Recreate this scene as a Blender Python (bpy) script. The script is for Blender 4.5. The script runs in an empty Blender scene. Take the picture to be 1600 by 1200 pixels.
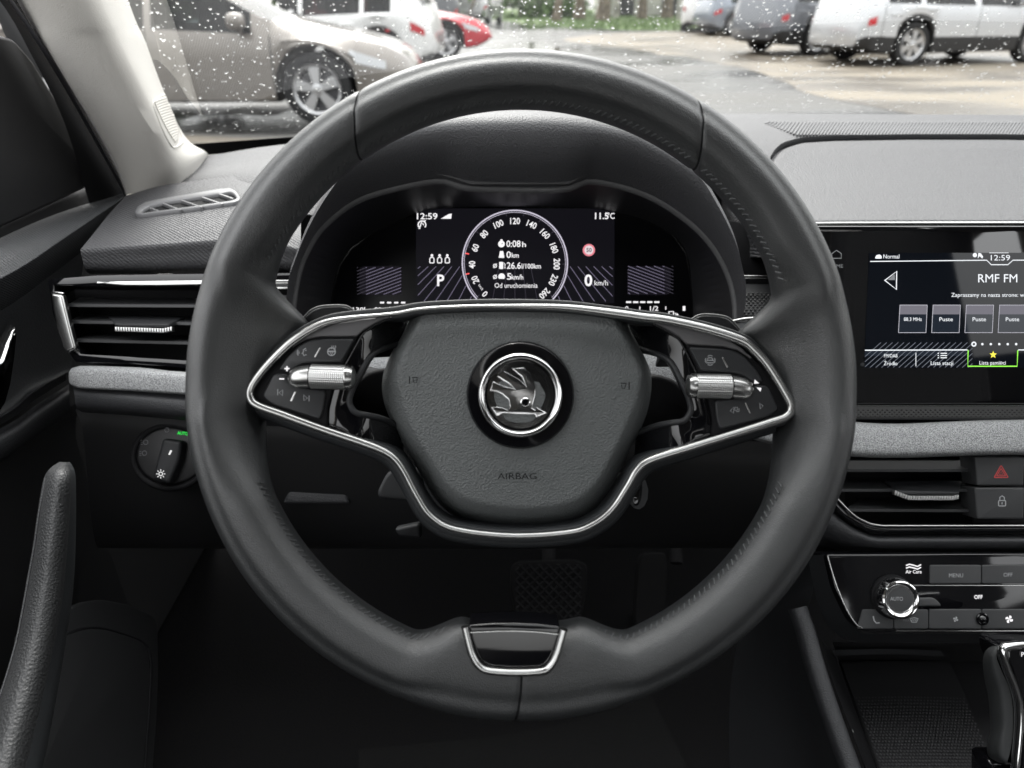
import bpy, bmesh, math, random
from mathutils import Vector, Matrix, noise
from mathutils.geometry import tessellate_polygon
R = math.radians
random.seed(7)
SC = bpy.context.scene
COL = SC.collection
V = Vector

# ------------------------------------------------------------ camera, world, sun, exposure
PITCH = R(27.8); FPX = 1150.0
CAM = V((0, 0, 1.1))
RT = V((1, 0, 0)); UP = V((0, math.sin(PITCH), math.cos(PITCH))); FW = V((0, math.cos(PITCH), -math.sin(PITCH)))
cd = bpy.data.cameras.new('camera'); cam = bpy.data.objects.new('camera', cd); COL.objects.link(cam)
cam.location = CAM; cam.rotation_euler = (R(90) - PITCH, 0, 0)
cd.sensor_width = 36; cd.lens = FPX / 1600 * 36; cd.clip_start = .01; cd.clip_end = 900
cd.dof.use_dof = True; cd.dof.focus_distance = .52; cd.dof.aperture_fstop = 8
SC.camera = cam
CLOUD = 10.0
SUN_EL, SUN_AZ = 48, -12          # azimuth from straight ahead, minus = left
w = bpy.data.worlds.new('World'); SC.world = w; w.use_nodes = True
nt = w.node_tree; bgn = nt.nodes['Background']
sky = nt.nodes.new('ShaderNodeTexSky'); sky.sky_type = 'NISHITA'; sky.sun_disc = False
sky.sun_elevation = R(SUN_EL); sky.sun_rotation = R(SUN_AZ); sky.dust_density = 6; sky.air_density = 1.4; sky.ozone_density = 1
hs = nt.nodes.new('ShaderNodeHueSaturation'); hs.inputs['Saturation'].default_value = .22
nt.links.new(sky.outputs[0], hs.inputs['Color'])
# overcast: an even cloud layer, three times brighter overhead than at the horizon, over the sky
tcw = nt.nodes.new('ShaderNodeTexCoord'); sxyz = nt.nodes.new('ShaderNodeSeparateXYZ'); nt.links.new(tcw.outputs['Generated'], sxyz.inputs[0])
mr = nt.nodes.new('ShaderNodeMapRange'); mr.inputs[1].default_value = 0; mr.inputs[2].default_value = 1; mr.inputs[3].default_value = CLOUD / 3; mr.inputs[4].default_value = CLOUD
nt.links.new(sxyz.outputs['Z'], mr.inputs[0])
cm = nt.nodes.new('ShaderNodeMix'); cm.data_type = 'RGBA'; cm.inputs[0].default_value = .6
nt.links.new(hs.outputs[0], cm.inputs[6]); nt.links.new(mr.outputs[0], cm.inputs[7]); nt.links.new(cm.outputs[2], bgn.inputs[0])
bgn.inputs[1].default_value = .15
sl = bpy.data.lights.new('sun', 'SUN'); sl.energy = .6; sl.angle = R(16); sl.color = (1, .985, .96)
so = bpy.data.objects.new('sun', sl); COL.objects.link(so)
sd = V((math.sin(R(SUN_AZ)) * math.cos(R(SUN_EL)), math.cos(R(SUN_AZ)) * math.cos(R(SUN_EL)), math.sin(R(SUN_EL))))
so.rotation_euler = sd.to_track_quat('Z', 'Y').to_euler(); so.location = (0, 5, 12)
vs = SC.view_settings; vs.view_transform = 'Standard'; vs.look = 'None'; vs.gamma = 1; vs.exposure = 1.68; vs.use_curve_mapping = False
SC.render.engine = 'CYCLES'
cy = SC.cycles; cy.use_denoising = True; cy.max_bounces = 8; cy.diffuse_bounces = 4; cy.glossy_bounces = 4
cy.transmission_bounces = 8; cy.transparent_max_bounces = 12; cy.caustics_refractive = False; cy.caustics_reflective = False
cy.sample_clamp_indirect = 6

# ------------------------------------------------------------ places: photo pixel + distance -> point
def P(x, y, d): return CAM + FW * d + RT * ((x - 800) / FPX * d) + UP * ((600 - y) / FPX * d)
def PX(x, y, X): return P(x, y, X * FPX / (x - 800))
class Surf:
    def __init__(s, p, n): s.p = V(p); s.n = V(n).normalized()
    def pt(s, x, y, h=0):
        r = FW + RT * ((x - 800) / FPX) + UP * ((600 - y) / FPX)
        t = (s.p - CAM).dot(s.n) / r.dot(s.n)
        return CAM + r * t + s.n * h
def face(d, x=800, y=600, tx=0, ty=0):      # plane at distance d facing the driver, turned by tx/ty degrees
    n = -FW + RT * math.tan(R(tx)) + UP * math.tan(R(ty))
    return Surf(P(x, y, d), n)
GROUND = Surf((0, 0, 0), (0, 0, 1))

# ------------------------------------------------------------ materials
MAT = {}
def mat(name, c=(.5, .5, .5), rough=.5, metal=0, spec=.5, bump=None, emit=None, var=None, coat=0, sheen=0):
    """bump=(kind, scale, distance); var=(scale, dark, light) mottles the colour"""
    if name in MAT: return MAT[name]
    m = bpy.data.materials.new(name); m.use_nodes = True; MAT[name] = m
    n = m.node_tree.nodes; L = m.node_tree.links; b = n['Principled BSDF']
    if isinstance(c, (int, float)): c = (c, c, c)
    b.inputs['Base Color'].default_value = (*c, 1); b.inputs['Roughness'].default_value = rough
    b.inputs['Metallic'].default_value = metal; b.inputs['Specular IOR Level'].default_value = spec
    b.inputs['Coat Weight'].default_value = coat; b.inputs['Coat Roughness'].default_value = .04
    if sheen: b.inputs['Sheen Weight'].default_value = sheen; b.inputs['Sheen Roughness'].default_value = .5
    if emit:
        b.inputs['Emission Color'].default_value = (*emit[:3], 1); b.inputs['Emission Strength'].default_value = emit[3]
    if bump or var: tc = n.new('ShaderNodeTexCoord')
    if var:
        t = n.new('ShaderNodeTexNoise'); t.inputs['Scale'].default_value = var[0]; t.inputs['Detail'].default_value = 5
        L.new(tc.outputs['Object'], t.inputs['Vector'])
        r = n.new('ShaderNodeValToRGB'); r.color_ramp.elements[0].position = .35; r.color_ramp.elements[1].position = .65
        for e, k in zip(r.color_ramp.elements, var[1:3]):
            e.color = (*[min(1, q * k) for q in c], 1)
        L.new(t.outputs['Fac'], r.inputs[0]); L.new(r.outputs[0], b.inputs['Base Color'])
    if bump:
        kind, sc, dist = bump
        bp = n.new('ShaderNodeBump'); bp.inputs['Distance'].default_value = dist; bp.inputs['Strength'].default_value = 1
        if kind == 'voronoi':
            t = n.new('ShaderNodeTexVoronoi'); t.feature = 'SMOOTH_F1'; t.inputs['Scale'].default_value = sc
            t.inputs['Smoothness'].default_value = .5; o = t.outputs['Distance']
        elif kind == 'noise':
            t = n.new('ShaderNodeTexNoise'); t.inputs['Scale'].default_value = sc; t.inputs['Detail'].default_value = 3; o = t.outputs['Fac']
        elif kind == 'wave':
            t = n.new('ShaderNodeTexWave'); t.bands_direction = 'DIAGONAL'; t.inputs['Scale'].default_value = sc
            t.inputs['Distortion'].default_value = 3.5; t.inputs['Detail'].default_value = 2; t.inputs['Detail Scale'].default_value = 3; o = t.outputs['Fac']
        elif kind == 'dots':
            mp = n.new('ShaderNodeMapping'); mp.inputs['Rotation'].default_value = (.5, .3, .78)
            L.new(tc.outputs['Object'], mp.inputs[0])
            t = n.new('ShaderNodeTexVoronoi'); t.feature = 'F1'; t.inputs['Scale'].default_value = sc; t.inputs['Randomness'].default_value = 0; o = t.outputs['Distance']
            L.new(mp.outputs[0], t.inputs['Vector'])
        if kind != 'dots': L.new(tc.outputs['Object'], t.inputs['Vector'])
        L.new(o, bp.inputs['Height']); L.new(bp.outputs[0], b.inputs['Normal'])
    return m
def emat(name, c, s): return mat(name, (0, 0, 0), .5, emit=(*c, s), spec=0)
def glassmat(name, tint, refl=1.0, rough=0):
    m = bpy.data.materials.new(name); m.use_nodes = True; MAT[name] = m
    n = m.node_tree.nodes; L = m.node_tree.links; n.clear()
    o = n.new('ShaderNodeOutputMaterial'); mx = n.new('ShaderNodeMixShader'); t = n.new('ShaderNodeBsdfTransparent'); g = n.new('ShaderNodeBsdfGlossy')
    f = n.new('ShaderNodeFresnel'); f.inputs[0].default_value = 1.45; g.inputs['Roughness'].default_value = rough
    k = n.new('ShaderNodeMath'); k.operation = 'MULTIPLY'; k.inputs[1].default_value = refl; L.new(f.outputs[0], k.inputs[0])
    t.inputs[0].default_value = (*tint, 1); L.new(k.outputs[0], mx.inputs[0]); L.new(t.outputs[0], mx.inputs[1]); L.new(g.outputs[0], mx.inputs[2])
    L.new(mx.outputs[0], o.inputs[0]); return m

leather = mat('rim leather', (.0265, .028, .029), .33, spec=1.0, bump=('noise', 1700, .0003))
leather_dark = mat('smooth leather', (.022, .024, .026), .5, bump=('noise', 1500, .00012))
thread = mat('black thread', (.075, .078, .08), .5)
pebble = mat('pebbled vinyl', (.125, .133, .133), .48, bump=('voronoi', 950, .0005))
soft = mat('soft black plastic', (.018, .019, .021), .55, bump=('noise', 1300, .0001))
softg = mat('grained plastic', (.035, .036, .039), .5, bump=('voronoi', 900, .0003))
dash_m = mat('dashboard skin', (.072, .072, .076), .55, spec=.5, bump=('wave', 150, .00045))
dash_d = mat('dashboard face skin', (.045, .047, .05), .5, bump=('wave', 190, .00045))
hood_m = mat('binnacle skin', (.06, .06, .064), .5, bump=('voronoi', 800, .0004))
black = mat('matt black', (.006, .006, .007), .7, spec=.2)
piano = mat('piano black', (.004, .004, .005), .06, spec=.5, coat=.5)
pod_m = mat('satin pod plastic', (.12, .117, .12), .38)
btn = mat('button plastic', (.022, .023, .025), .4, bump=('noise', 2000, .00005))
btn2 = mat('climate button plastic', (.045, .046, .048), .5)
chrome = mat('bright chrome', (.86, .86, .86), .08, 1)
satin = mat('satin chrome', (.62, .62, .61), .26, 1)
knurl_m = mat('knurled metal', (.7, .7, .69), .3, 1)
fabric = mat('heather fabric', (.33, .335, .34), .9, spec=.2, var=(1300, .42, 1.6), bump=('noise', 1100, .0006))
mesh_m = mat('studded plastic', (.03, .03, .032), .45, bump=('dots', 260, .0022))
beige = mat('pillar cloth', (.68, .655, .61), .85, spec=.2, bump=('noise', 900, .0004), sheen=.2)
beige2 = mat('beige plastic', (.66, .635, .59), .6)
carpet = mat('carpet', (.006, .006, .0065), .95, spec=.1, bump=('noise', 600, .001))
rubber = mat('rubber', (.0045, .0045, .005), .8, spec=.2)
glass_black = mat('display glass', (.002, .002, .003), .03, spec=1.0, coat=1)
cl_glass = mat('cluster glass', (.003, .003, .004), .28, spec=.25)
white_e = emat('white pixels', (1, .98, 1), .33)
print_m = mat('grey print', (.42, .43, .44), .5)
dim_print = mat('dim print', (.16, .16, .17), .5)

# ------------------------------------------------------------ objects
WL = {}
def tag(o, label=None, cat=None, group=None, kind=None):
    if label: o['label'] = label
    if cat: o['category'] = cat
    if group: o['group'] = group
    if kind: o['kind'] = kind
    return o
def thing(name, label, cat, loc, group=None, rotz=0):
    o = bpy.data.objects.new(name, None); COL.objects.link(o); o.location = loc; o.rotation_euler = (0, 0, rotz)
    o.empty_display_size = .05
    WL[o.name] = V(loc); return tag(o, label, cat, group)
def obj(name, geo, m, parent=None, sharp=38, local=False, kind=None, label=None, mats=None):
    vs, fs = geo[0], geo[1]
    off = V((0, 0, 0)) if (parent is None or local) else WL[parent.name]
    me = bpy.data.meshes.new(name); me.from_pydata([tuple(V(v) - off) for v in vs], [], fs)
    bm = bmesh.new(); bm.from_mesh(me); bmesh.ops.recalc_face_normals(bm, faces=bm.faces) if len(geo) < 4 else None; bm.to_mesh(me); bm.free()
    me.materials.append(m)
    for q in mats or []: me.materials.append(q)
    if len(geo) > 2 and geo[2]:
        for p, k in zip(me.polygons, geo[2]): p.material_index = k
    me.shade_smooth() if hasattr(me, 'shade_smooth') else None
    if sharp < 180: me.set_sharp_from_angle(angle=R(sharp))
    o = bpy.data.objects.new(name, me); COL.objects.link(o)
    if parent: o.parent = parent
    WL[o.name] = off
    if kind: o['kind'] = kind
    if label: o['label'] = label
    return o
def merge(*gs):
    vs, fs = [], []
    for g in gs:
        k = len(vs); vs += g[0]; fs += [tuple(i + k for i in f) for f in g[1]]
    return vs, fs

# ------------------------------------------------------------ shapes
def cr(a, b, c, d, t):
    return .5 * ((2 * b) + (c - a) * t + (2 * a - 5 * b + 4 * c - d) * t * t + (3 * b - a - 3 * c + d) * t ** 3)
def smooth(pts, n=8, closed=False):
    pts = [V(p) for p in pts]; N = len(pts); out = []
    for i in range(N if closed else N - 1):
        if closed: a, b, c, d = pts[i - 1], pts[i], pts[(i + 1) % N], pts[(i + 2) % N]
        else:
            b, c = pts[i], pts[i + 1]; a = pts[i - 1] if i else 2 * b - c; d = pts[i + 2] if i + 2 < N else 2 * c - b
        for k in range(n): out.append(cr(a, b, c, d, k / n))
    if not closed: out.append(pts[-1])
    return out
def rr(x0, y0, x1, y1, r, n=4):          # rounded rectangle, pixel coordinates
    o = []
    for cx, cy_, a in ((x1 - r, y0 + r, -90), (x1 - r, y1 - r, 0), (x0 + r, y1 - r, 90), (x0 + r, y0 + r, 180)):
        for k in range(n + 1):
            t = R(a + 90 * k / n); o.append((cx + r * math.cos(t), cy_ + r * math.sin(t)))
    return o
def corners(pts, r=4, n=3):              # polygon with its corners rounded
    o = []; N = len(pts)
    for i in range(N):
        p = V(pts[i]); a = V(pts[i - 1]) - p; b = V(pts[(i + 1) % N]) - p
        ra = min(r, a.length * .45); rb = min(r, b.length * .45)
        s = p + a.normalized() * ra; e = p + b.normalized() * rb
        for k in range(n + 1):
            t = k / n; o.append((s * (1 - t) ** 2 + p * 2 * t * (1 - t) + e * t * t).to_tuple())
    return o
def circ(cx, cy_, r, n=32, ry=None):
    ry = ry or r
    return [(cx + r * math.cos(2 * math.pi * k / n), cy_ + ry * math.sin(2 * math.pi * k / n)) for k in range(n)]
def inset(pts, n, a):
    N = len(pts); out = []
    c = sum(((pts[i]).cross(pts[(i + 1) % N]) for i in range(N)), V((0, 0, 0)))
    sgn = 1 if c.dot(n) > 0 else -1
    for i in range(N):
        p = pts[i]; e1 = (p - pts[i - 1]); e2 = (pts[(i + 1) % N] - p)
        if e1.length < 1e-9: e1 = e2
        if e2.length < 1e-9: e2 = e1
        n1 = n.cross(e1).normalized() * sgn; n2 = n.cross(e2).normalized() * sgn
        b = n1 + n2
        if b.length < 1e-6: b = n1
        b.normalize(); k = a / max(.5, b.dot(n1)); out.append(p + b * k)
    return out
def fill(vs, ring):
    tris = tessellate_polygon([[vs[i] for i in ring]])
    return [tuple(ring[i] for i in t) for t in tris]
def plate(pts, n, thick, bevel=.0008, seg=3, back=True):
    """solid slab: front face through pts, rounded front edge, extruded away from n"""
    n = V(n).normalized(); N = len(pts); rings = [[p - n * thick for p in pts], [p - n * bevel for p in pts]]
    for k in range(1, seg + 1):
        t = k / seg * math.pi / 2
        rings.append([q - n * bevel * (1 - math.sin(t)) for q in inset(pts, n, bevel * (1 - math.cos(t)))])
    vs = [v for r in rings for v in r]; fs = []
    for i in range(len(rings) - 1):
        for k in range(N): fs.append((i * N + k, i * N + (k + 1) % N, (i + 1) * N + (k + 1) % N, (i + 1) * N + k))
    fs += fill(vs, list(range((len(rings) - 1) * N, len(rings) * N)))
    if back: fs += fill(vs, list(range(N)))
    return vs, fs
def frame_plate(outer, inner, n, thick):      # ring slab with an opening; same point counts
    n = V(n).normalized(); N = len(outer)
    rings = [[p - n * thick for p in inner], [p - n * .0006 for p in inner], [p for p in inset(inner, n, -.0006)],
             [p for p in inset(outer, n, .0006)], [p - n * .0006 for p in outer], [p - n * thick for p in outer]]
    vs = [v for r in rings for v in r]; fs = []
    for i in range(5):
        for k in range(N): fs.append((i * N + k, i * N + (k + 1) % N, (i + 1) * N + (k + 1) % N, (i + 1) * N + k))
    return vs, fs
def grid(rows, closed_u=False, closed_v=False):
    M, N = len(rows), len(rows[0]); vs = [V(v) for r in rows for v in r]; fs = []
    for i in range(M if closed_v else M - 1):
        for k in range(N if closed_u else N - 1):
            fs.append((i * N + k, i * N + (k + 1) % N, ((i + 1) % M) * N + (k + 1) % N, ((i + 1) % M) * N + k))
    return vs, fs
def resample(pts, n):
    L = [0]
    for a, b in zip(pts, pts[1:]): L.append(L[-1] + (b - a).length)
    out = []; j = 0
    for i in range(n):
        s = L[-1] * i / (n - 1)
        while j < len(pts) - 2 and L[j + 1] < s: j += 1
        t = (s - L[j]) / max(1e-9, L[j + 1] - L[j]); out.append(pts[j].lerp(pts[j + 1], min(1, max(0, t))))
    return out
def patch(rows, nu=24, nv=5, lin=False):
    """surface through rows of points; each row smoothed, rows joined smoothly (nv steps) or straight"""
    rs = [resample(smooth(r, 8), nu) for r in rows]
    if lin: return grid(rs)
    cols = [smooth([r[i] for r in rs], nv) for i in range(nu)]
    return grid([[cols[i][k] for i in range(nu)] for k in range(len(cols[0]))])
def sweep(path, n, prof, closed=False, cap=True, scale=None):
    """profile (side, out) carried along path; n = outward normal"""
    n = V(n).normalized(); N = len(path); rows = []
    for i, p in enumerate(path):
        a = path[i - 1] if (i or closed) else p; b = path[(i + 1) % N] if (i < N - 1 or closed) else p
        t = (b - a).normalized(); s = n.cross(t).normalized(); u = t.cross(s); k = scale(i / (N - 1)) if scale else 1
        rows.append([p + s * (x * k) + u * (y * k) for x, y in prof])
    vs, fs = grid(rows, closed_u=True, closed_v=closed)
    if cap and not closed:
        M = len(prof); fs += [tuple(range(M - 1, -1, -1)), tuple(range((N - 1) * M, N * M))]
    return vs, fs
def oval(a, b=None, n=10, e=1.0):
    b = b or a; o = []
    for k in range(n):
        t = 2 * math.pi * k / n; c, s = math.cos(t), math.sin(t)
        o.append((a * math.copysign(abs(c) ** e, c), b * math.copysign(abs(s) ** e, s)))
    return o
def lathe(c, axis, prof, seg=32, ref=None):
    axis = V(axis).normalized(); e1 = axis.cross(V(ref) if ref else (V((0, 0, 1)) if abs(axis.z) < .9 else V((1, 0, 0)))).normalized(); e2 = axis.cross(e1)
    rows = [[c + axis * h + (e1 * math.cos(2 * math.pi * k / seg) + e2 * math.sin(2 * math.pi * k / seg)) * r for k in range(seg)] for r, h in prof]
    vs, fs = grid(rows, closed_u=True)
    if prof[0][0] > 1e-6: fs.append(tuple(range(seg - 1, -1, -1)))
    if prof[-1][0] > 1e-6: M = len(prof); fs.append(tuple(range((M - 1) * seg, M * seg)))
    return vs, fs
def box(c, ex, ey, ez):                      # centre and three half-axis vectors
    c, ex, ey, ez = V(c), V(ex), V(ey), V(ez)
    vs = [c + ex * a + ey * b + ez * d for a in (-1, 1) for b in (-1, 1) for d in (-1, 1)]
    return vs, [(0, 1, 3, 2), (4, 6, 7, 5), (0, 4, 5, 1), (2, 3, 7, 6), (0, 2, 6, 4), (1, 5, 7, 3)]
def rbox(c, h, r=.01):                       # axis-aligned rounded box, half sizes h
    bm = bmesh.new(); bmesh.ops.create_cube(bm, size=2)
    for v in bm.verts: v.co = V((v.co.x * h[0], v.co.y * h[1], v.co.z * h[2])) + V(c)
    bmesh.ops.bevel(bm, geom=bm.edges[:] + bm.verts[:], offset=r, segments=3, affect='EDGES', profile=.5)
    bm.verts.index_update(); g = [v.co.copy() for v in bm.verts], [tuple(v.index for v in f.verts) for f in bm.faces]; bm.free(); return g
def on(S, pts, h=0): return [S.pt(x, y, h) for x, y in pts]
def slab(S, pts, thick=.003, bevel=.0008, h=0, seg=3): return plate(on(S, pts, h), S.n, thick, bevel, seg)
def flat(S, pts, h):                         # thin printed mark
    v = on(S, pts, h); return v, fill(v, list(range(len(v))))
def stroke(S, pts, wpx, h, closed=False):    # printed line of width wpx
    pts = [V((*p, 0)) for p in pts]; N = len(pts); vs, fs = [], []
    for i, p in enumerate(pts):
        a = pts[i - 1] if (i or closed) else p; b = pts[(i + 1) % N] if (i < N - 1 or closed) else p
        t = (b - a).normalized(); s = V((-t.y, t.x, 0)) * wpx / 2
        vs += [S.pt(p.x + s.x, p.y + s.y, h), S.pt(p.x - s.x, p.y - s.y, h)]
    for i in range(N if closed else N - 1):
        k = (i + 1) % N; fs.append((2 * i, 2 * i + 1, 2 * k + 1, 2 * k))
    return vs, fs
def arc(cx, cy_, r, a0, a1, n=24):           # angles in picture degrees, 0 right, 90 down
    return [(cx + r * math.cos(R(a0 + (a1 - a0) * k / n)), cy_ + r * math.sin(R(a0 + (a1 - a0) * k / n))) for k in range(n + 1)]
TEXTS = []
def text(S, s, x, y, cap, m, parent, name='lettering', align='CENTER', rot=0, h=.0004, bold=0, wide=1, maxw=None):
    """queued: lettering of cap height `cap` pixels centred vertically on y, laid on surface S"""
    TEXTS.append((S, s, x, y, cap, m, parent, name, align, rot, h, bold, wide, maxw))
def make_texts():
    obs = []
    for T in TEXTS:
        cu = bpy.data.curves.new('t', 'FONT'); cu.body = T[1]; cu.align_x = T[8]; cu.resolution_u = 3; cu.offset = T[11]
        o = bpy.data.objects.new('t', cu); COL.objects.link(o); obs.append(o)
    bpy.context.view_layer.update(); dg = bpy.context.evaluated_depsgraph_get()
    mes = [bpy.data.meshes.new_from_object(o.evaluated_get(dg)) for o in obs]
    for o in obs: bpy.data.objects.remove(o)
    for T, me in zip(TEXTS, mes):
        S, s, x, y, cap, m, parent, name, al, rot, h, bold, wide, maxw = T
        k = cap / .70; kx = k * wide
        if maxw and len(me.vertices) > 3:
            ww = max(v.co.x for v in me.vertices) - min(v.co.x for v in me.vertices); kx = maxw / max(ww, 1e-6)
        c, sn = math.cos(R(rot)), math.sin(R(rot)); vs = []
        for v in me.vertices:
            a, b = v.co.x * kx, (v.co.y - .35) * k
            vs.append(S.pt(x + a * c + b * sn, y + a * sn - b * c, h))
        obj(name, (vs, [tuple(p.vertices) for p in me.polygons], None, 1), m, parent, 180); bpy.data.meshes.remove(me)

def studs(rows, nu, nv, r, h, seg=6):
    """little domes spread evenly (staggered) over the surface through rows of points"""
    rs = [resample(smooth(q, 8), nu * 2 + 1) for q in rows]; cols = [resample(smooth([q[i] for q in rs], 8), nv + 2) for i in range(nu * 2 + 1)]
    vs, fs = [], []
    for i in range(1, nu * 2):
        for k in range(1, nv + 1):
            if (i + k) % 2: continue
            p = cols[i][k]; e1 = (cols[i + 1][k] - cols[i - 1][k]).normalized(); n_ = e1.cross(cols[i][k + 1] - cols[i][k - 1]).normalized()
            if n_.dot(CAM - p) < 0: n_ = -n_
            e2 = n_.cross(e1); k0 = len(vs)
            for rr_, hh in ((1, -.1), (.8, .55)):
                for t in range(seg): an = 2 * math.pi * t / seg; vs.append(p + (e1 * math.cos(an) + e2 * math.sin(an)) * r * rr_ + n_ * h * hh)
            vs.append(p + n_ * h)
            for t in range(seg): fs += [(k0 + t, k0 + (t + 1) % seg, k0 + seg + (t + 1) % seg, k0 + seg + t), (k0 + seg + t, k0 + seg + (t + 1) % seg, k0 + 2 * seg)]
    return vs, fs

# ============================================================ STEERING WHEEL
N0 = -FW
DW = .41; WX, WY = 814.0, 603.0; PXM = DW / FPX
wheel = thing('steering_wheel', 'black leather steering wheel with chrome trim and round emblem, right in front of the dials', 'steering wheel', P(WX, WY, .44))
def sst(a, b, x):
    t = min(1, max(0, (x - a) / (b - a))); return t * t * (3 - 2 * t)
def ri(th):                                   # inner radius in photo pixels at DW, th = degrees counter-clockwise
    th %= 360; r = 427 + 9 * math.sin(R(th))
    r -= 62 * sst(157, 164.5, th) * (1 - sst(178, 187, th))
    u = th if th < 180 else th - 360
    r -= 60 * (1 - sst(12.5, 20, u)) * sst(-9, 0, u)
    r -= 42 * sst(246, 256.5, th) * (1 - sst(283.5, 294, th))
    return r
def prof_h(s, ph):                            # front/back relief of the rim section, s from -1 inner to 1 outer
    return math.sin(ph)
RIMN = 84
def gate(t):
    if t > 270: t -= 360
    return sst(146, 168, t) * (1 - sst(184, 205, t)) + (1 - sst(8, 30, t)) * sst(-28, -6, t)
def rim_pt(th, j, f=1.0):
    ph = 2 * math.pi * j / RIMN; q_ = th % 360; e = .86 - .22 * sst(244, 258, q_) * (1 - sst(282, 296, q_))
    c, s = math.cos(ph), math.sin(ph)
    x = math.copysign(abs(c) ** e, c); y = math.copysign(abs(s) ** e, s)
    if s > 0:                                 # thumb groove outside, full swell towards the inside
        y *= 1 - .075 * math.exp(-((x - .45) / .2) ** 2) - .10 * sst(-.5, -1, x)
    ro = 520 - 4 * sst(.5, 1, -math.sin(R(th))); r_in = ri(th); rc = (ro + r_in) / 2; a = (ro - r_in) / 2
    base = 47
    if r_in < 405: x2 = x
    r = rc + a * x * f
    hh = y * base * f
    k = (1 - sst(398, 488, r)) * gate(th % 360)
    hh -= 88 * k
    return P(WX, WY, DW) + (RT * math.cos(R(th)) + UP * math.sin(R(th))) * (r * PXM) + N0 * (hh * PXM)
def rim_section(th0, th1, k0, k1, n):
    rows = []; ends = []
    for i in range(n + 1):
        t = i / n; row = []
        dd = min(i, n - i); f = [.955, .985, .996][dd] if dd < 3 else 1
        for j in range(RIMN):
            frac = (1 - math.cos(2 * math.pi * j / RIMN)) / 2   # 0 at the outer edge, 1 at the inner
            a, b = th0 + k0 * frac, th1 + k1 * frac
            row.append(rim_pt(a + (b - a) * t, j, f))
        rows.append(row)
    g = grid(rows, closed_u=True)
    return g[0], g[1] + [tuple(range(RIMN)), tuple(range(n * RIMN, (n + 1) * RIMN))]
def stitches(th0, th1, step, f=.985, j=None):
    gs = []; th = th0
    while th < th1:
        r0, r1 = ri(th), ri(th + step)
        if 1:
            q = []
            for a, dj in ((th, 15.3 * RIMN / 36), (th + step * .55, 16.7 * RIMN / 36)):
                ph = 2 * math.pi * dj / RIMN; c, s = math.cos(ph), math.sin(ph)
                x = math.copysign(abs(c) ** .86, c); y = abs(s) ** .86 * (.92)
                r_in = ri(a); rc = (520 + r_in) / 2; aa = (520 - r_in) / 2
                q.append(P(WX, WY, DW) + (RT * math.cos(R(a)) + UP * math.sin(R(a))) * ((rc + aa * x * 1.005) * PXM) + N0 * (y * 47 * PXM * 1.0))
            mid = (q[0] + q[1]) / 2 + N0 * .0005
            gs.append(sweep([q[0] - N0 * .0003, mid, q[1] - N0 * .0003], N0, oval(.00050, .00055, 6)))
        th += step
    return merge(*gs)
for th0, th1, k0, k1, n, st in ((59.0, 118.0, -7.6, 7.2, 130, ((53.5, 124),)), (118.22, 268.8, 7.2, 2.2, 330, ((127, 154), (200, 252))), (269.02, 418.78, 2.2, -7.6, 330, ((287, 340), (382, 409.5)))):
    sec = obj('leather_section', rim_section(th0, th1, k0, k1, n), leather, wheel, 60)
    obj('stitching', merge(*[stitches(q[0], q[1], 1.36) for q in st]), thread, sec, kind='stuff')
# closing ring inside the seams
for t0, t1 in ((108, 128), (49, 62), (264, 274)): obj('seam_core', grid([[rim_pt(t0 + k * .5, j, .962) for j in range(RIMN)] for k in range(int((t1 - t0) * 2))], True), black, wheel, 60)

A_ROT = .0245
def mir(p):
    dx, dy = p[0] - 813, p[1] - 617
    return (813 - dx - 2 * A_ROT * dy, 617 + dy - 2 * A_ROT * dx)
def both(pts, side): return pts if side == 0 else [mir(p) for p in pts][::-1]

CH_L = [(660, 483), (615, 490.5), (547, 497), (505, 506), (463, 529), (432, 556), (405, 586), (391, 609), (393, 625), (406, 635), (442, 648), (505, 671), (567, 692), (598, 704), (617, 717), (632, 738), (651, 774), (673, 806), (712, 827), (800, 837)]
CH_R = [(887, 832), (925, 820), (955, 797), (980, 760), (995, 735), (1016, 719), (1075, 700), (1200, 661), (1229, 650), (1236, 636), (1226, 614), (1200, 572), (1177, 546), (1158, 532), (1106, 515), (1043, 501), (1002, 496), (960, 490), (885, 481), (810, 478.5), (735, 479)]
S_ch = face(.4165)
ch_path = smooth(on(S_ch, CH_L + CH_R), 6, True)
obj('chrome_trim', sweep(ch_path, N0, oval(.0025, .0028, 12, .85), True, scale=lambda t: .42 + .58 * sst(.03, .10, min(t, 1 - t)) - .30 * sst(.28, .38, t) * (1 - sst(.54, .64, t))), satin, wheel, 60)
# leather-wrapped backing behind the trim
S_bk = face(.4225)
bk = smooth(on(S_bk, CH_L + CH_R), 5, True)
obj('spoke_backing', frame_plate(inset(bk, N0, -.0042), inset(bk, N0, .0030), N0, .022), leather_dark, wheel, 50)
low = [p for p in CH_L[9:]] + CH_R[:8]
lowp = smooth(on(face(.436), [(x, y + 3) for x, y in low]), 5)
obj('lower_cowl', sweep(lowp, N0, oval(.0052, .012, 12, .8)), leather_dark, wheel, 60)

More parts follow.
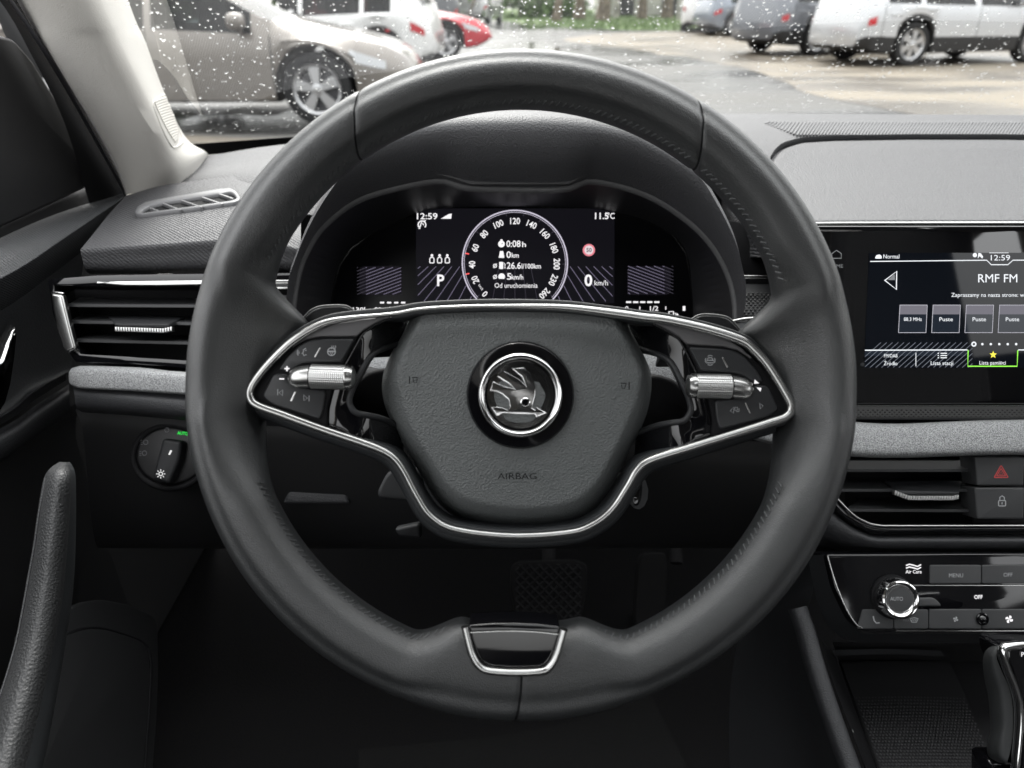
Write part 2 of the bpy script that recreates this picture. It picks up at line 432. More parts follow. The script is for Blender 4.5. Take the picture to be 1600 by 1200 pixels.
S_pod = face(.4185); S_btn = face(.4172)
POD = [(611, 493), (547, 499), (505, 508.5), (465, 532), (434, 559), (408, 589), (394, 614), (397, 627), (442, 644), (512, 668), (511, 640), (522, 600), (537, 568), (560, 524)]
TOPP = [(455, 543), (470, 528), (490, 516.5), (525, 505.5), (567, 498.5), (609, 494.5), (586, 505), (568, 515.5), (557, 525.5), (500, 526), (477, 530.5)]
UPB = [(434, 578), (449, 557), (467, 539.5), (484, 531), (505, 529.5), (554, 529.5), (533.5, 565.5), (478, 567), (463, 571.5), (452, 581)]
LOWB = [(409, 619), (427.5, 583.5), (449, 584), (450.5, 597), (462, 604.5), (509, 610.5), (505, 640), (499.5, 656), (425, 632)]
PIA = [(672, 487), (640, 489), (612, 494), (586, 506), (566, 520), (551, 545), (536, 570), (523, 600), (514, 640), (513, 668), (560, 686), (600, 700), (622, 717), (645, 752), (668, 770), (660, 700), (625, 668), (599, 655), (574, 649), (555, 644), (546, 628), (551, 608), (562, 586), (580, 556), (600, 544), (628, 536), (668, 520)]
INR = [(668, 519), (628, 536), (600, 544), (580, 556), (562, 586), (551, 608), (546, 628), (555, 644), (574, 649), (599, 655), (630, 668)]
def dish(pts, d): return [P(x, y, d + .030 * (1 - sst(160, 258, abs(x - 813)))) for x, y in pts]   # arms sink towards the hub
for side in (0, 1):
    pod = obj('button_pod', plate(on(S_pod, corners(both(POD, side), 6)), N0, .012, .001), black, wheel)
    obj('pod_cover', plate(on(S_btn, corners(both(TOPP, side), 2)), N0, .004, .0008), pod_m, pod)
    oc = [(672, 486), (640, 489), (612, 494), (586, 506), (566, 520), (551, 545), (536, 570), (523, 600), (514, 640), (513, 667), (535, 678), (560, 687), (600, 701), (632, 724)]
    o_ = resample(smooth(dish(both(oc, side), .4205), 6), 60); i_ = resample(smooth(dish(both(INR, side), .4215), 6), 60)
    sp = obj('spoke_panel', grid([[p - N0 * .010 for p in o_], o_] + [[p.lerp(q, t) + N0 * (.0012 * math.sin(math.pi * t)) for p, q in zip(o_, i_)] for t in (.2, .4, .6, .8)] + [i_, [p - N0 * .012 for p in i_]]), piano, wheel, 50)
    obj('spoke_edge', sweep(smooth(dish(both(INR, side), .4218), 5), N0, oval(.0018, .0022, 10)), soft, sp, 60)
    obj('spoke_edge', sweep(smooth(on(face(.4195), both([(612, 496), (588, 507), (569, 520), (554, 545), (540, 570)], side)), 5), N0, oval(.0006, .0008, 8)), piano, sp, 60)
    obj('spoke_root', plate(on(face(.452), corners(both([(548, 602), (575, 580), (600, 574), (650, 578), (660, 680), (600, 668), (556, 650), (542, 630)], side), 8)), N0, .02, .003), black, sp)
    ub = obj('upper_button', plate(on(S_btn, corners(both(UPB, side), 5)), N0, .005, .001), btn, pod)
    lb = obj('lower_button', plate(on(S_btn, corners(both(LOWB, side), 6)), N0, .005, .001), btn, pod)
    # roller: knurled drum and smooth tapered cap on a horizontal axle
    f = (lambda p: p) if side == 0 else mir
    a, b = f((486, 588)), f((553, 590))
    Pa, Pb = P(*a, .4165), P(*b, .4165); ax = (Pb - Pa).normalized(); L = (Pb - Pa).length
    rr_ = .0070; seg = 72; nr = 34; rows = []
    for i in range(nr + 1):
        h = .0004 + (L * .80) * i / nr; row = []
        e1 = ax.cross(N0).normalized(); e2 = ax.cross(e1)
        for k in range(seg):
            bumpy = .00011 if (k % 2 and i % 2) else (0 if (k % 2 or i % 2) else -.00011)
            t = 2 * math.pi * k / seg; row.append(Pa + ax * h + (e1 * math.cos(t) + e2 * math.sin(t)) * (rr_ + bumpy))
        rows.append(row)
    rl = obj('roller', grid(rows, True), knurl_m, wheel, 15)
    obj('roller_end', lathe(Pa + ax * (L * .80 + .0004), ax, [(rr_ * .97, -.0004), (rr_ * 1.0, 0), (rr_ * 1.0, L * .04), (rr_ * .97, L * .10), (rr_ * .86, L * .17), (rr_ * .5, L * .215), (0, L * .22)], 32), satin, rl)
    cap_rows = []
    for i in range(13):
        t = i / 12; k = math.sqrt(max(0, 1 - (t * .985) ** 4.2)); h = -.0003 - t * (36 * PXM)
        e1 = ax.cross(N0).normalized(); e2 = ax.cross(e1)
        cap_rows.append([Pa + ax * h + N0 * (-.0010 * t) + UP * (-.0015 * t) + (e1 * math.cos(2 * math.pi * q / 28) + e2 * math.sin(2 * math.pi * q / 28)) * (.00655 * k) for q in range(28)])
    g = grid(cap_rows, True); obj('roller_cap', (g[0], g[1] + [tuple(range(28))]), satin, rl, 50)
    # marks
    S1 = face(.4172)
    def st(pts, wpx=1.3, par=ub, m=print_m, nm='symbol', cl=False): obj(nm, stroke(S1, [f(p) for p in pts], wpx, .00012, cl), m, par, 180)
    obj('divider_mark', slab(S1, corners([f(p) for p in ((499.5, 543), (502, 543.5), (493.5, 558.5), (491, 558))], .8, 2), .0004, .0001, .0004), satin, ub)
    if side == 0: obj('divider_mark', slab(S1, corners([f(p) for p in ((460.5, 612), (464, 612), (457, 627), (453.5, 627))], .8, 2), .0004, .0001, .0004), satin, lb)
    else: obj('divider_mark', slab(S1, corners([f(p) for p in ((460.5, 612), (463, 612), (455, 628), (452.5, 628))], .8, 2), .0004, .0001, .0004), satin, lb)
    if side == 0:
        st([(478, 544), (474, 547), (474.5, 550), (471.5, 552.5), (474.5, 553), (474.5, 555), (476, 556)]); st(arc(470, 551, 3, 140, 220, 6)); st(arc(471, 551, 6.5, 140, 220, 6))
        st([(479, 547), (477, 548)]); st([(479, 555), (477, 554)])
        st(arc(518, 549.5, 6, 0, 360, 20), 1.5); st([(512, 549), (524, 549)], 2.2); st([(516, 550), (518, 555), (520, 550)], 1.2)
        for dx in (518, 521, 524): st([(dx, 545.5), (dx - 1, 543.5), (dx + 1, 542), (dx, 540)], 1)
        st([(448.5, 572), (448.5, 580)], 2.2, ub, white_e); st([(444.5, 576), (452.5, 576)], 2.2, ub, white_e); st([(436.5, 592), (444, 592)], 2.2, lb, white_e)
        st([(434, 608), (434, 617.5)], 1.2, lb); st([(442, 609), (436, 613.5), (441.5, 618)], 1.2, lb, cl=True)
        st([(474.5, 617), (475, 626), (480.5, 622)], 1.2, lb, cl=True); st([(483, 618), (483, 627)], 1.2, lb)
    else:
        def s2(pts, wpx=1.3, par=ub, m=print_m, cl=False): obj('symbol', stroke(S1, pts, wpx, .00012, cl), m, par, 180)
        s2([(1105, 562), (1106.5, 559), (1112, 559), (1113.5, 562)], 1.2); s2([(1104, 563), (1115, 563), (1115, 567), (1104, 567)], 1.3, cl=True)
        s2(arc(1109.5, 563, 7.5, 150, 210, 6), 1.1); s2(arc(1109.5, 563, 7.5, -30, 30, 6), 1.1); s2(arc(1109.5, 563, 7.5, 60, 120, 6), 1.1); s2(arc(1109.5, 563, 7.5, 240, 300, 6), 1.1)
        obj('symbol', flat(S1, [(1179, 593), (1186, 599), (1178, 599.5)], .0002), white_e, ub); obj('symbol', flat(S1, [(1182, 605.5), (1189.5, 606), (1188, 612)], .0002), white_e, lb)
        s2([(1146.5, 636), (1141, 642), (1146, 645.5)], 1.2, lb, cl=True); s2([(1148, 636.5), (1152, 636), (1152, 641), (1148, 641)], 1.1, lb, cl=True); s2([(1150, 643), (1154.5, 643), (1154.5, 638)], 1.1, lb)
        s2([(1187, 630), (1192, 634), (1188, 639)], 1.2, lb, cl=True)

# airbag cover
HB = [(652, 489), (700, 484.5), (810, 482), (905, 485), (966, 494), (984, 520), (1003, 556), (1014, 588), (1011, 630), (999, 668), (979, 706), (961, 745), (938, 782), (912, 806), (872, 819), (808, 823), (744, 816), (704, 801), (680, 776), (660, 742), (640, 706), (619, 668), (604, 630), (601, 594), (612, 558), (632, 522)]
HF = [(668, 490), (705, 486), (810, 483.5), (900, 487), (950, 495), (966, 522), (985, 556), (996, 586), (990, 622), (975, 660), (957, 700), (937, 740), (915, 768), (890, 783), (855, 790), (808, 792), (762, 786), (727, 776), (703, 756), (684, 727), (663, 694), (645, 658), (634, 622), (627, 592), (634, 556), (650, 522)]
def hub_geo():
    ob = smooth(on(face(.4455), [(808 + (x - 808) * 1.018, y) for x, y in HB]), 5, True); of = smooth(on(face(.4255), [(808 + (x - 808) * 1.02, y) for x, y in HF]), 5, True)
    c = P(812, 625, .4215); rows = []
    mid = [a.lerp(b, .5) + N0 * .0022 for a, b in zip(ob, of)]
    rows.append([p - N0 * .012 for p in ob]); rows.append(ob); rows.append([a.lerp(m, .5) for a, m in zip(ob, mid)]); rows.append(mid)
    rows.append([m.lerp(f_, .75) + N0 * .0007 for m, f_ in zip(mid, of)])
    for k in (0, .03, .07, .13, .22, .35, .5, .65, .8, .92):
        rows.append([p.lerp(V(c), k) + N0 * (.0012 * (1 - (1 - k) ** 2)) for p in of])
    vs, fs = grid(rows, True); vs.append(c + N0 * .0012); n = len(rows[0]); M = len(rows)
    for k in range(n): fs.append(((M - 1) * n + k, (M - 1) * n + (k + 1) % n, len(vs) - 1))
    return vs, fs
hub = obj('airbag_cover', hub_geo(), pebble, wheel, 55)
edge = [(655, 486), (700, 481), (755, 479), (810, 478.5), (865, 480), (920, 486), (985, 496)]
obj('top_seam', sweep(smooth(on(face(.437), [(x, y - 1.0) for x, y in edge]), 6), N0, oval(.0022, .006, 8)), leather_dark, wheel, 60)
S_h = face(.4192)
text(S_h, 'AIRBAG', 808.5, 744, 9.5, black, hub, 'lettering', h=-.0002, maxw=61)
S_h2 = face(.4225)
for sx, k in ((0, 1), (1, -1)):
    ox, oy = ((646, 594), (977, 603))[sx]
    obj('horn_symbol', merge(stroke(S_h2, [(ox - 6 * k, oy - 6), (ox - 6 * k, oy + 6)], 1.6, .0002), stroke(S_h2, [(ox - 2 * k, oy - 4), (ox + 7 * k, oy - 4)], 1.4, .0002), stroke(S_h2, [(ox - 1 * k, oy - 3), (ox + 1 * k, oy + 4), (ox + 5 * k, oy + 4), (ox + 6 * k, oy - 2)], 1.2, .0002)), black, hub, 180)
# emblem
BC = P(813, 617, .4232)
def pr(r): return r * .4232 / FPX
bd = obj('emblem', lathe(BC, N0, [(pr(84), -.004), (pr(84), .0016), (pr(83), .0030), (pr(80), .0040), (pr(70), .0036), (pr(60), .0030), (pr(58), .0022), (pr(40), .0016), (0, .0016)], 72), piano, hub)
obj('emblem_ring', lathe(BC, N0, [(pr(65.5), .002), (pr(65.3), .0044), (pr(64), .0055), (pr(61.5), .0060), (pr(58.5), .0056), (pr(56), .0044), (pr(54.5), .002)], 72), chrome, bd)
WING = [(300, 540), (318, 480), (330, 435), (400, 462), (480, 492), (555, 515), (490, 462), (375, 388), (415, 350), (455, 325), (520, 362), (600, 405), (670, 475), (630, 390), (525, 300), (600, 292), (660, 290), (720, 350), (760, 425), (780, 500), (776, 580), (758, 650), (742, 715), (775, 735), (788, 706), (895, 768), (782, 815), (776, 786), (640, 781), (500, 777), (440, 778), (370, 800), (340, 755), (310, 705), (370, 700), (430, 706), (492, 735), (510, 700), (492, 630), (430, 575), (365, 548)]
S_em = face(.4202)
obj('emblem_wing', slab(S_em, [(720 + x * .15, 530 + y * .15) for x, y in WING], .0022, .0009, 0, 3), mat('chrome emblem', (.62, .62, .62), .14, 1), bd, 20)
obj('emblem_eye', lathe(S_em.pt(820.8, 628.6), N0, [(pr(7.5), -.0005), (pr(7.5), .0006), (pr(6.2), .0009), (pr(5), .0003), (0, .0002)], 24), chrome, bd)
obj('emblem_eye', lathe(S_em.pt(820.8, 628.6, .0004), N0, [(pr(5), 0), (pr(4.6), .0002), (0, .0002)], 20), piano, bd)
# bottom insert
BI = [(726, 979), (731, 1000), (737, 1021), (747, 1038), (763, 1047), (805, 1050), (846, 1048), (860, 1040), (869, 1024), (877, 998), (881, 983)]
S_bi = face(.3912)
obj('chrome_insert', sweep(smooth(on(S_bi, BI), 6), N0, oval(.0021, .0028, 12, .8)), satin, wheel, 60)
BP = [(731, 977), (770, 974), (805, 973.5), (840, 975), (876, 979), (872, 1000), (865, 1022), (856, 1036), (844, 1043), (805, 1045), (765, 1042), (751, 1034), (742, 1018), (736, 1000)]
ins = obj('insert_panel', plate(on(face(.3916), corners(BP, 5)), N0, .02, .0016, 4), piano, wheel)
obj('insert_edge', sweep(smooth(on(face(.3908), [(735, 988), (770, 986.5), (805, 986), (840, 987.5), (872, 991)]), 5), N0, oval(.0003, .0004, 6)), satin, ins, 60)

# shift paddles
for side, pts, sg, sx, sy in ((0, [(462, 512), (474, 497), (488, 484), (505, 478.5), (535, 477.5), (548, 482), (560, 493), (570, 506)], '-', 507, 496), (1, [(1070, 512), (1080, 500), (1095, 492), (1120, 492.5), (1138, 497), (1150, 508), (1160, 521), (1170, 536)], '+', 1121, 517)):
    full = pts + [(pts[-1][0], pts[-1][1] + 30), (pts[0][0], pts[0][1] + 30)]
    S_p = face(.442)
    pd = obj('shift_paddle', plate(on(S_p, corners(full, 7)), N0, .004, .0014, 3), soft, wheel)
    obj('paddle_edge', sweep(smooth(on(face(.4415), pts), 5), N0, oval(.0007, .0007, 6)), mat('paddle edge plastic', (.12, .12, .12), .4), pd, 60)
    obj('symbol', merge(stroke(S_p, [(sx - 4.5, sy), (sx + 4.5, sy)], 1.6, .0004), *([stroke(S_p, [(sx, sy - 5), (sx, sy + 5)], 1.4, .0004)] if side else [])), print_m, pd, 180)

# ============================================================ COLUMN, STALKS
colm = thing('steering_column', 'matt black steering column shroud behind the wheel hub', 'steering column', P(812, 700, .55))
def col_ring(d, w_, t, b, cx=812): return [P(x, y, d) for x, y in smooth2([(cx - w_, 600), (cx - w_ * .8, t), (cx, t - 14), (cx + w_ * .8, t), (cx + w_, 600), (cx + w_ * .85, b - 40), (cx + w_ * .55, b), (cx, b + 8), (cx - w_ * .55, b), (cx - w_ * .85, b - 40)])]
def smooth2(pts): return [(p.x, p.y) for p in smooth([V((*p, 0)) for p in pts], 5, True)]
obj('shroud', grid([col_ring(.462, 120, 540, 800), col_ring(.48, 165, 520, 835), col_ring(.55, 165, 530, 830), col_ring(.70, 150, 540, 800)], True), soft, colm, 60)
obj('shroud_cap', plate(col_ring(.4620, 120, 540, 800), N0, .004, .001), black, colm)
obj('adjuster_lever', plate(on(face(.50), corners([(588, 770), (602, 742), (612, 733), (660, 733), (660, 780), (634, 784), (592, 781)], 8)), N0, .012, .003, 4), soft, colm, 50)
obj('shroud_rib', plate(on(face(.52), corners([(616, 826), (655, 818), (658, 842), (622, 838)], 5)), N0, .01, .002), soft, colm)
lst = thing('indicator_stalk', 'black indicator stalk behind the left spoke of the wheel', 'stalk', P(590, 600, .50))
obj('stalk_arm', sweep([P(700, 610, .53), P(620, 604, .505), P(575, 598, .49), P(545, 596, .485)], N0, oval(.011, .007, 12), scale=lambda t: .75 + .35 * t), soft, lst, 60)
obj('stalk_tip', slab(face(.49), corners([(592, 640), (575, 625), (580, 607), (597, 612), (606, 640)], 4), .01, .002), softg, lst)
rst = thing('wiper_stalk', 'black wiper stalk with rain drop marks beside the dials', 'stalk', P(1150, 520, .56))
S_w = Surf(P(1180, 510, .555), N0 + UP * .35)
obj('stalk_arm', slab(S_w, corners([(1040, 515), (1100, 506), (1146, 501), (1180, 499.5), (1226, 498), (1231, 512), (1222, 536), (1100, 560), (1030, 560)], 5), .018, .002), soft, rst)
obj('stalk_edge', sweep(smooth(on(S_w, [(1143, 503), (1165, 499), (1195, 497.5), (1224, 496.5)], .001), 4), S_w.n, oval(.0011, .0012, 8)), satin, rst, 60)
for i, (x, r) in enumerate(((1181, 1.6), (1186.5, 2.1), (1192, 2.7), (1198.5, 3.4))):
    c = 510.5 - i * .8
    obj('drop_mark', flat(S_w, [(x, c - r * 2)] + [(x + r * math.cos(R(t)), c + r * math.sin(R(t))) for t in range(-30, 211, 30)], .0005), white_e, rst, 180)
est = thing('cruise_stalk', 'short black stalk end with small white print under the right spoke', 'stalk', P(996, 768, .47))
obj('stalk_arm', sweep([P(915, 752, .53), P(955, 760, .50), P(985, 766, .478), P(996, 768, .470)], N0, oval(.0115, .008, 12), scale=lambda t: .8 + .2 * t), soft, est, 60)
obj('stalk_tip', plate(smooth(on(face(.4685), [(990, 744), (998, 741), (1004, 746), (1004.5, 768), (1001, 786), (993, 792), (987, 786), (987, 765)]), 4, True), N0, .01, .002), piano, est)
Se = face(.4683)
obj('symbol', merge(stroke(Se, [(995, 748), (1001, 745)], 3, .0003), stroke(Se, [(994, 750), (1001, 750)], 1.5, .0003), stroke(Se, [(995, 755), (999, 754.5), (998, 759), (995, 760)], 1.2, .0003, True), stroke(Se, [(991, 777), (995, 778)], 1.4, .0003)), print_m, est, 180)

# ============================================================ INSTRUMENT CLUSTER
clu = thing('instrument_cluster', 'digital instrument cluster with round speed dial behind the steering wheel', 'instrument cluster', P(805, 420, .68))
S_c = face(.68)
SCR = [(515, 520), (520, 455), (530, 415), (548, 388), (585, 362), (650, 334), (700, 326), (805, 324), (905, 325), (962, 332), (1010, 345), (1052, 368), (1072, 395), (1080, 440), (1084, 520)]
OUT = [(455, 520), (456, 480), (464, 430), (478, 392), (505, 352), (560, 311), (640, 288), (690, 281.5), (730, 292), (800, 295), (880, 294), (925, 281.5), (1000, 299), (1060, 332), (1108, 375), (1138, 425), (1150, 470), (1152, 520)]
base = obj('display', slab(S_c, [tuple(p) for p in corners(SCR, 4)], .01, .001), cl_glass, clu)
so_ = resample(smooth([P(x, y, .615) for x, y in OUT], 10), 161); si_ = resample(smooth([S_c.pt(x, y, .001) for x, y in SCR], 10), 161)
# fluted funnel from bezel to screen: every second line sinks a little
rows = []
for t in (0, .10, .2, .45, .7, .95, 1.0):
    row = []
    for k, (a, b) in enumerate(zip(so_, si_)):
        p = a.lerp(b, t)
        if k % 2 and .15 < t < .9: p = p - N0 * .0007 + (p - P(805, 420, .66)).normalized() * .0005
        row.append(p)
    rows.append(row)
obj('fluted_bezel', grid(rows), mat('bezel plastic', (.016, .016, .018), .42), clu, 20)
rimp = [p + N0 * .001 for p in so_]
obj('bezel_rim', sweep(rimp, N0, oval(.0042, .0035, 10)), mat('bezel rim plastic', (.10, .10, .102), .38), clu, 60)
# lit area of the middle screen
def led(name, c, s): return emat(name, c, s)
obj('display_area', flat(S_c, rr(650, 326, 960, 474, 2), .0004), mat('lit backlight', (.004, .004, .005), .3, spec=.25, emit=(.30, .28, .42, .005)), base, 180)
line_m = led('lilac lines', (.70, .63, .90), .08); line_d = led('dim lilac lines', (.72, .66, .88), .022); red_m = led('red pixels', (1, .12, .12), .4)
def sl_(pts, wpx, m, nm='dial_mark', par=base, cl=False): return obj(nm, stroke(S_c, pts, wpx, .0007, cl), m, par, 180)
DX, DY = 804.5, 411
obj('dial_ring', merge(stroke(S_c, arc(DX, DY, 82, 136, 404, 90), 2.0, .0008), stroke(S_c, arc(DX, DY, 79, 137, 403, 90), .7, .0008)), led('dial ring', (.85, .80, .95), .25), base, 180)
for i in range(14):
    a = R(138 + 264 * i / 13); sl_([(DX + 74 * math.cos(a), DY + 74 * math.sin(a)), (DX + 79 * math.cos(a), DY + 79 * math.sin(a))], 1, line_d)
for a in (167, 191): sl_([(DX + 73 * math.cos(R(a)), DY + 73 * math.sin(R(a))), (DX + 79 * math.cos(R(a)), DY + 79 * math.sin(R(a)))], 1.8, red_m)
for s, x, y in (('0', 757.5, 459.6), ('20', 742.5, 437.4), ('40', 737.6, 413.8), ('60', 742.5, 387.5), ('80', 756.4, 366), ('100', 778, 350.6), ('120', 803.8, 345.5), ('140', 829.9, 350.6), ('160', 851, 365), ('180', 865.4, 387), ('200', 870, 412.7), ('230', 864.5, 437.8), ('260', 850.9, 458.8)):
    text(S_c, s, x, y, 9.6, white_e, base, 'numeral', rot=math.degrees(math.atan2(y - DY, x - DX)) + 90, h=.0008, bold=.012, wide=.86)
text(S_c, 'km/h', 751.5, 449, 4, white_e, base, rot=-38 + 90 + 5, h=.0008, wide=.9)
for a in range(0, 1): pass
T = lambda s, x, y, c, al='LEFT', b=.01, wd=.85, nm='lettering', mw=None: text(S_c, s, x, y, c, white_e, base, nm, al, h=.0008, bold=b, wide=wd, maxw=mw)
T('12:59', 648.5, 338, 9.5, mw=32); T('11.5', 927, 337.5, 9.8, b=.018, mw=21); T('°C', 948.5, 337.5, 9, mw=11)
T('P', 682, 438, 17.5, b=.02, mw=11); T('0', 913, 438, 17.5, b=.02, mw=12); T('km/h', 928, 442, 8, b=0, mw=21)
T('0:08', 791, 381, 10, mw=22); T('h', 815, 382, 8, mw=6); T('0', 791, 398, 10, mw=7); T('km', 799, 399, 7.5, mw=11)
T('26.6', 791.5, 415, 10, mw=22); T('l/100km', 814.5, 416, 7.5, mw=30); T('5', 791.5, 432, 10, mw=7); T('km/h', 799, 433, 7.5, mw=18)
T('Od uruchomienia', 772.5, 446, 7.5, b=0, mw=67); T('250 km', 907, 481.5, 9, mw=34)
T('130', 549, 484, 7.2, mw=17); T('90', 585, 484, 7.2, mw=11); T('50', 622, 484, 7.2, mw=11)
T('0', 976.5, 482, 7.2, mw=5); T('1/2', 1013, 482, 7.2, mw=13); T('1', 1060, 482, 7.2, mw=4)
def ico(g, m=white_e, nm='symbol'): obj(nm, g, m, base, 180)
ico(flat(S_c, [(689, 342), (701, 335), (706, 334), (705, 342)], .0008))
ico(merge(stroke(S_c, arc(659.5, 351.5, 6, 140, 400, 14), 1.8, .0008), stroke(S_c, [(656, 356), (659, 347), (662, 352)], 1.8, .0008), stroke(S_c, [(662, 346), (665.5, 345)], 1.5, .0008), stroke(S_c, [(654, 357), (657, 357)], 1.5, .0008)))
for x in (675, 687, 699):
    ico(merge(flat(S_c, circ(x, 399.3, 2.1, 10), .0008), stroke(S_c, corners([(x - 3.3, 411), (x - 3.3, 404), (x, 401.5), (x + 3.3, 404), (x + 3.3, 411)], 1.5), 1.5, .0008, True)))
ico(merge(flat(S_c, circ(783.5, 381.5, 5.2, 20), .0008), flat(S_c, rr(781.8, 374.3, 785.2, 377, .5), .0008)))
ico(stroke(S_c, [(783.5, 382), (785.8, 379.8)], 1.1, .0010), cl_glass)
ico(flat(S_c, [(781.3, 392.5), (786.2, 392.5), (788.2, 403), (779.3, 403)], .0008))
for y in (415.5, 432.8): ico(merge(stroke(S_c, arc(773.5, y, 2.6, 0, 360, 14), 1.2, .0008), stroke(S_c, [(771, y + 3.4), (776, y - 3.4)], 1, .0008)))
ico(merge(flat(S_c, rr(780, 409.5, 786.2, 420.5, 1), .0008), stroke(S_c, [(787, 411), (789, 413), (789, 420)], 1.1, .0008)))
ico(merge(flat(S_c, arc(783.8, 432.5, 5.2, 140, 400, 18), .0008)))
obj('speed_limit_sign', merge(flat(S_c, circ(920, 391, 9.6, 28), .0007)), led('pink ring', (1, .30, .36), .26), base, 180)
obj('speed_limit_sign', merge(flat(S_c, circ(920, 391, 7.0, 28), .0010)), led('sign face', (1, .86, .9), .26), base, 180)
text(S_c, '50', 920, 391, 6.4, mat('sign ink', (.05, .05, .06), .5), base, 'numeral', h=.0014, wide=.95, bold=.015)
ico(merge(*[stroke(S_c, [(594 + 11 * k, 473), (600.5 + 11 * k, 473)], 2.6, .0008) for k in range(4)]), nm='gauge_bar')
ico(merge(*[stroke(S_c, [(978 + 11 * k, 472.2), (986 + 11 * k, 472.2)], 2.6, .0008) for k in range(5)]), nm='gauge_bar')
ico(merge(*[stroke(S_c, [(x, y - 3), (x, y + 2)], 1.4, .0008) for x, y in ((570, 483), (609, 483), (999.5, 482), (1040, 482))]), nm='dial_mark')
ico(merge(stroke(S_c, [(1045, 487), (1052, 487), (1052, 497), (1045, 497)], 1.8, .0008, True), stroke(S_c, [(1054, 489), (1056, 491), (1056, 496)], 1.2, .0008), flat(S_c, [(1057, 489), (1060, 492), (1057, 495)], .0008)))
ico(stroke(S_c, [(556, 492), (563, 488), (561, 496)], 1.4, .0008)); ico(flat(S_c, circ(1019, 498, 4, 12, 2), .0008), led('amber lamp', (1, .45, .1), .35))
def clipx(p, q, x0, x1, y0, y1):
    (ax, ay), (bx, by) = p, q; t0, t1 = 0.0, 1.0
    for d, s, lo, hi in ((bx - ax, ax, x0, x1), (by - ay, ay, y0, y1)):
        if abs(d) < 1e-9:
            if s < lo or s > hi: return None
            continue
        a, b = (lo - s) / d, (hi - s) / d
        if a > b: a, b = b, a
        t0, t1 = max(t0, a), min(t1, b)
    return None if t0 >= t1 else ((ax + (bx - ax) * t0, ay + (by - ay) * t0), (ax + (bx - ax) * t1, ay + (by - ay) * t1))
def fan(x0, x1, y0, y1, sl, gap, wpx, m, sgn):
    gs = []
    for k in range(-60, 60):
        c = (y0 + y1) / 2 + gap * k; xm = 600 if x0 < 800 else 1010
        s_ = clipx((xm - 400, c + sgn * sl * 400), (xm + 400, c - sgn * sl * 400), x0, x1, y0, y1)
        if s_: gs.append(stroke(S_c, s_, wpx, .0006))
    obj('stripe_pattern', merge(*gs), m, base, 180)
glow_m = mat('side glow', (.003, .003, .004), .28, spec=.25, emit=(.42, .36, .56, .005))
for x0, x1 in ((562, 628), (980, 1048)): obj('display_area', flat(S_c, rr(x0, 416, x1, 461, 8), .0004), glow_m, base, 180)
fan(572, 627, 418, 460, .38, 5.2, 1.0, line_m, 1); fan(981, 1038, 416, 459, .38, 5.2, 1.0, line_m, -1)
fan(558, 572, 418, 460, .38, 5.2, 1.0, line_d, 1); fan(1038, 1052, 416, 459, .38, 5.2, 1.0, line_d, -1)
for sg in (-1, 1):                            # rays spreading from the horizon line of the middle screen
    gs, gd = [], []
    for k in range(-22, 23):
        xa = DX + k * 12.3; dx_ = k * 5.6
        s_ = clipx((xa, 416.5), (xa + dx_ * 1.0, 416.5 + 56), 653, 957, 416, 471)
        if not s_: continue
        (ax, ay), (bx, by) = s_
        inside = max(math.hypot(ax - DX, ay - DY), 0) < 80 and math.hypot(bx - DX, by - DY) < 80
        if inside: gd.append(stroke(S_c, s_, .8, .0006))
        elif math.hypot(ax - DX, ay - DY) < 82:
            for t in range(1, 20):
                q = (ax + (bx - ax) * t / 20, ay + (by - ay) * t / 20)
                if math.hypot(q[0] - DX, q[1] - DY) > 83: gs.append(stroke(S_c, [q, (bx, by)], 1.0, .0006)); break
        else: gs.append(stroke(S_c, s_, 1.0, .0006))
    if sg == 1: obj('stripe_pattern', merge(*gs), line_m, base, 180); obj('stripe_pattern', merge(*gd), line_d, base, 180)

# ============================================================ DASHBOARD
dsh = thing('dashboard', 'dark grey dashboard with pale fabric strip running under the windscreen', 'dashboard', P(900, 400, .75))
LIP = [(452, 430), (480, 360), (515, 300), (560, 246), (625, 212), (694, 198), (810, 194), (902, 197), (972, 209), (1018, 227), (1087, 271), (1120, 318), (1150, 380), (1165, 440)]
bez = [P(x, y, .612) for x, y in OUT]
lip = [P(x, y, .575) for x, y in LIP]
lip2 = [p + V((0, .020, .0055)) for p in lip]
back = []
for p in lip:
    t = max(0, min(1, (p.z - .90) / .1)); back.append(V((p.x * 1.05, .90, .915 + .075 * t)))
mid_ = [a.lerp(b, .5) + V((0, 0, .008)) for a, b in zip(lip2, back)]
R_ = lambda pts, n=72: resample(smooth(pts, 10), n)
rb, rl_, r2, rm, rk = R_(bez[:-1] if False else bez), R_(lip), R_(lip2), R_(mid_), R_(back)
rows = [rb] + [[a.lerp(b, t) + N0 * (.010 * math.sin(math.pi * t)) for a, b in zip(rb, rl_)] for t in (.3, .6, .85)] + [rl_] + [[a.lerp(b, .45) + V((0, -.001, .002)) for a, b in zip(rl_, r2)]] + [r2, rm, rk]
obj('binnacle_hood', grid(rows), hood_m, dsh, 60)
obj('hood_insert', plate(on(face(.606), corners([(680, 272.5), (740, 268.5), (860, 268.5), (921, 272.5), (906, 279), (888, 288.5), (735, 288.5), (708, 279)], 5)), N0, .006, .001), mat('hood insert plastic', (.05, .05, .052), .5), dsh)

def rows_px(rs): return [[P(*q) for q in r] for r in rs]
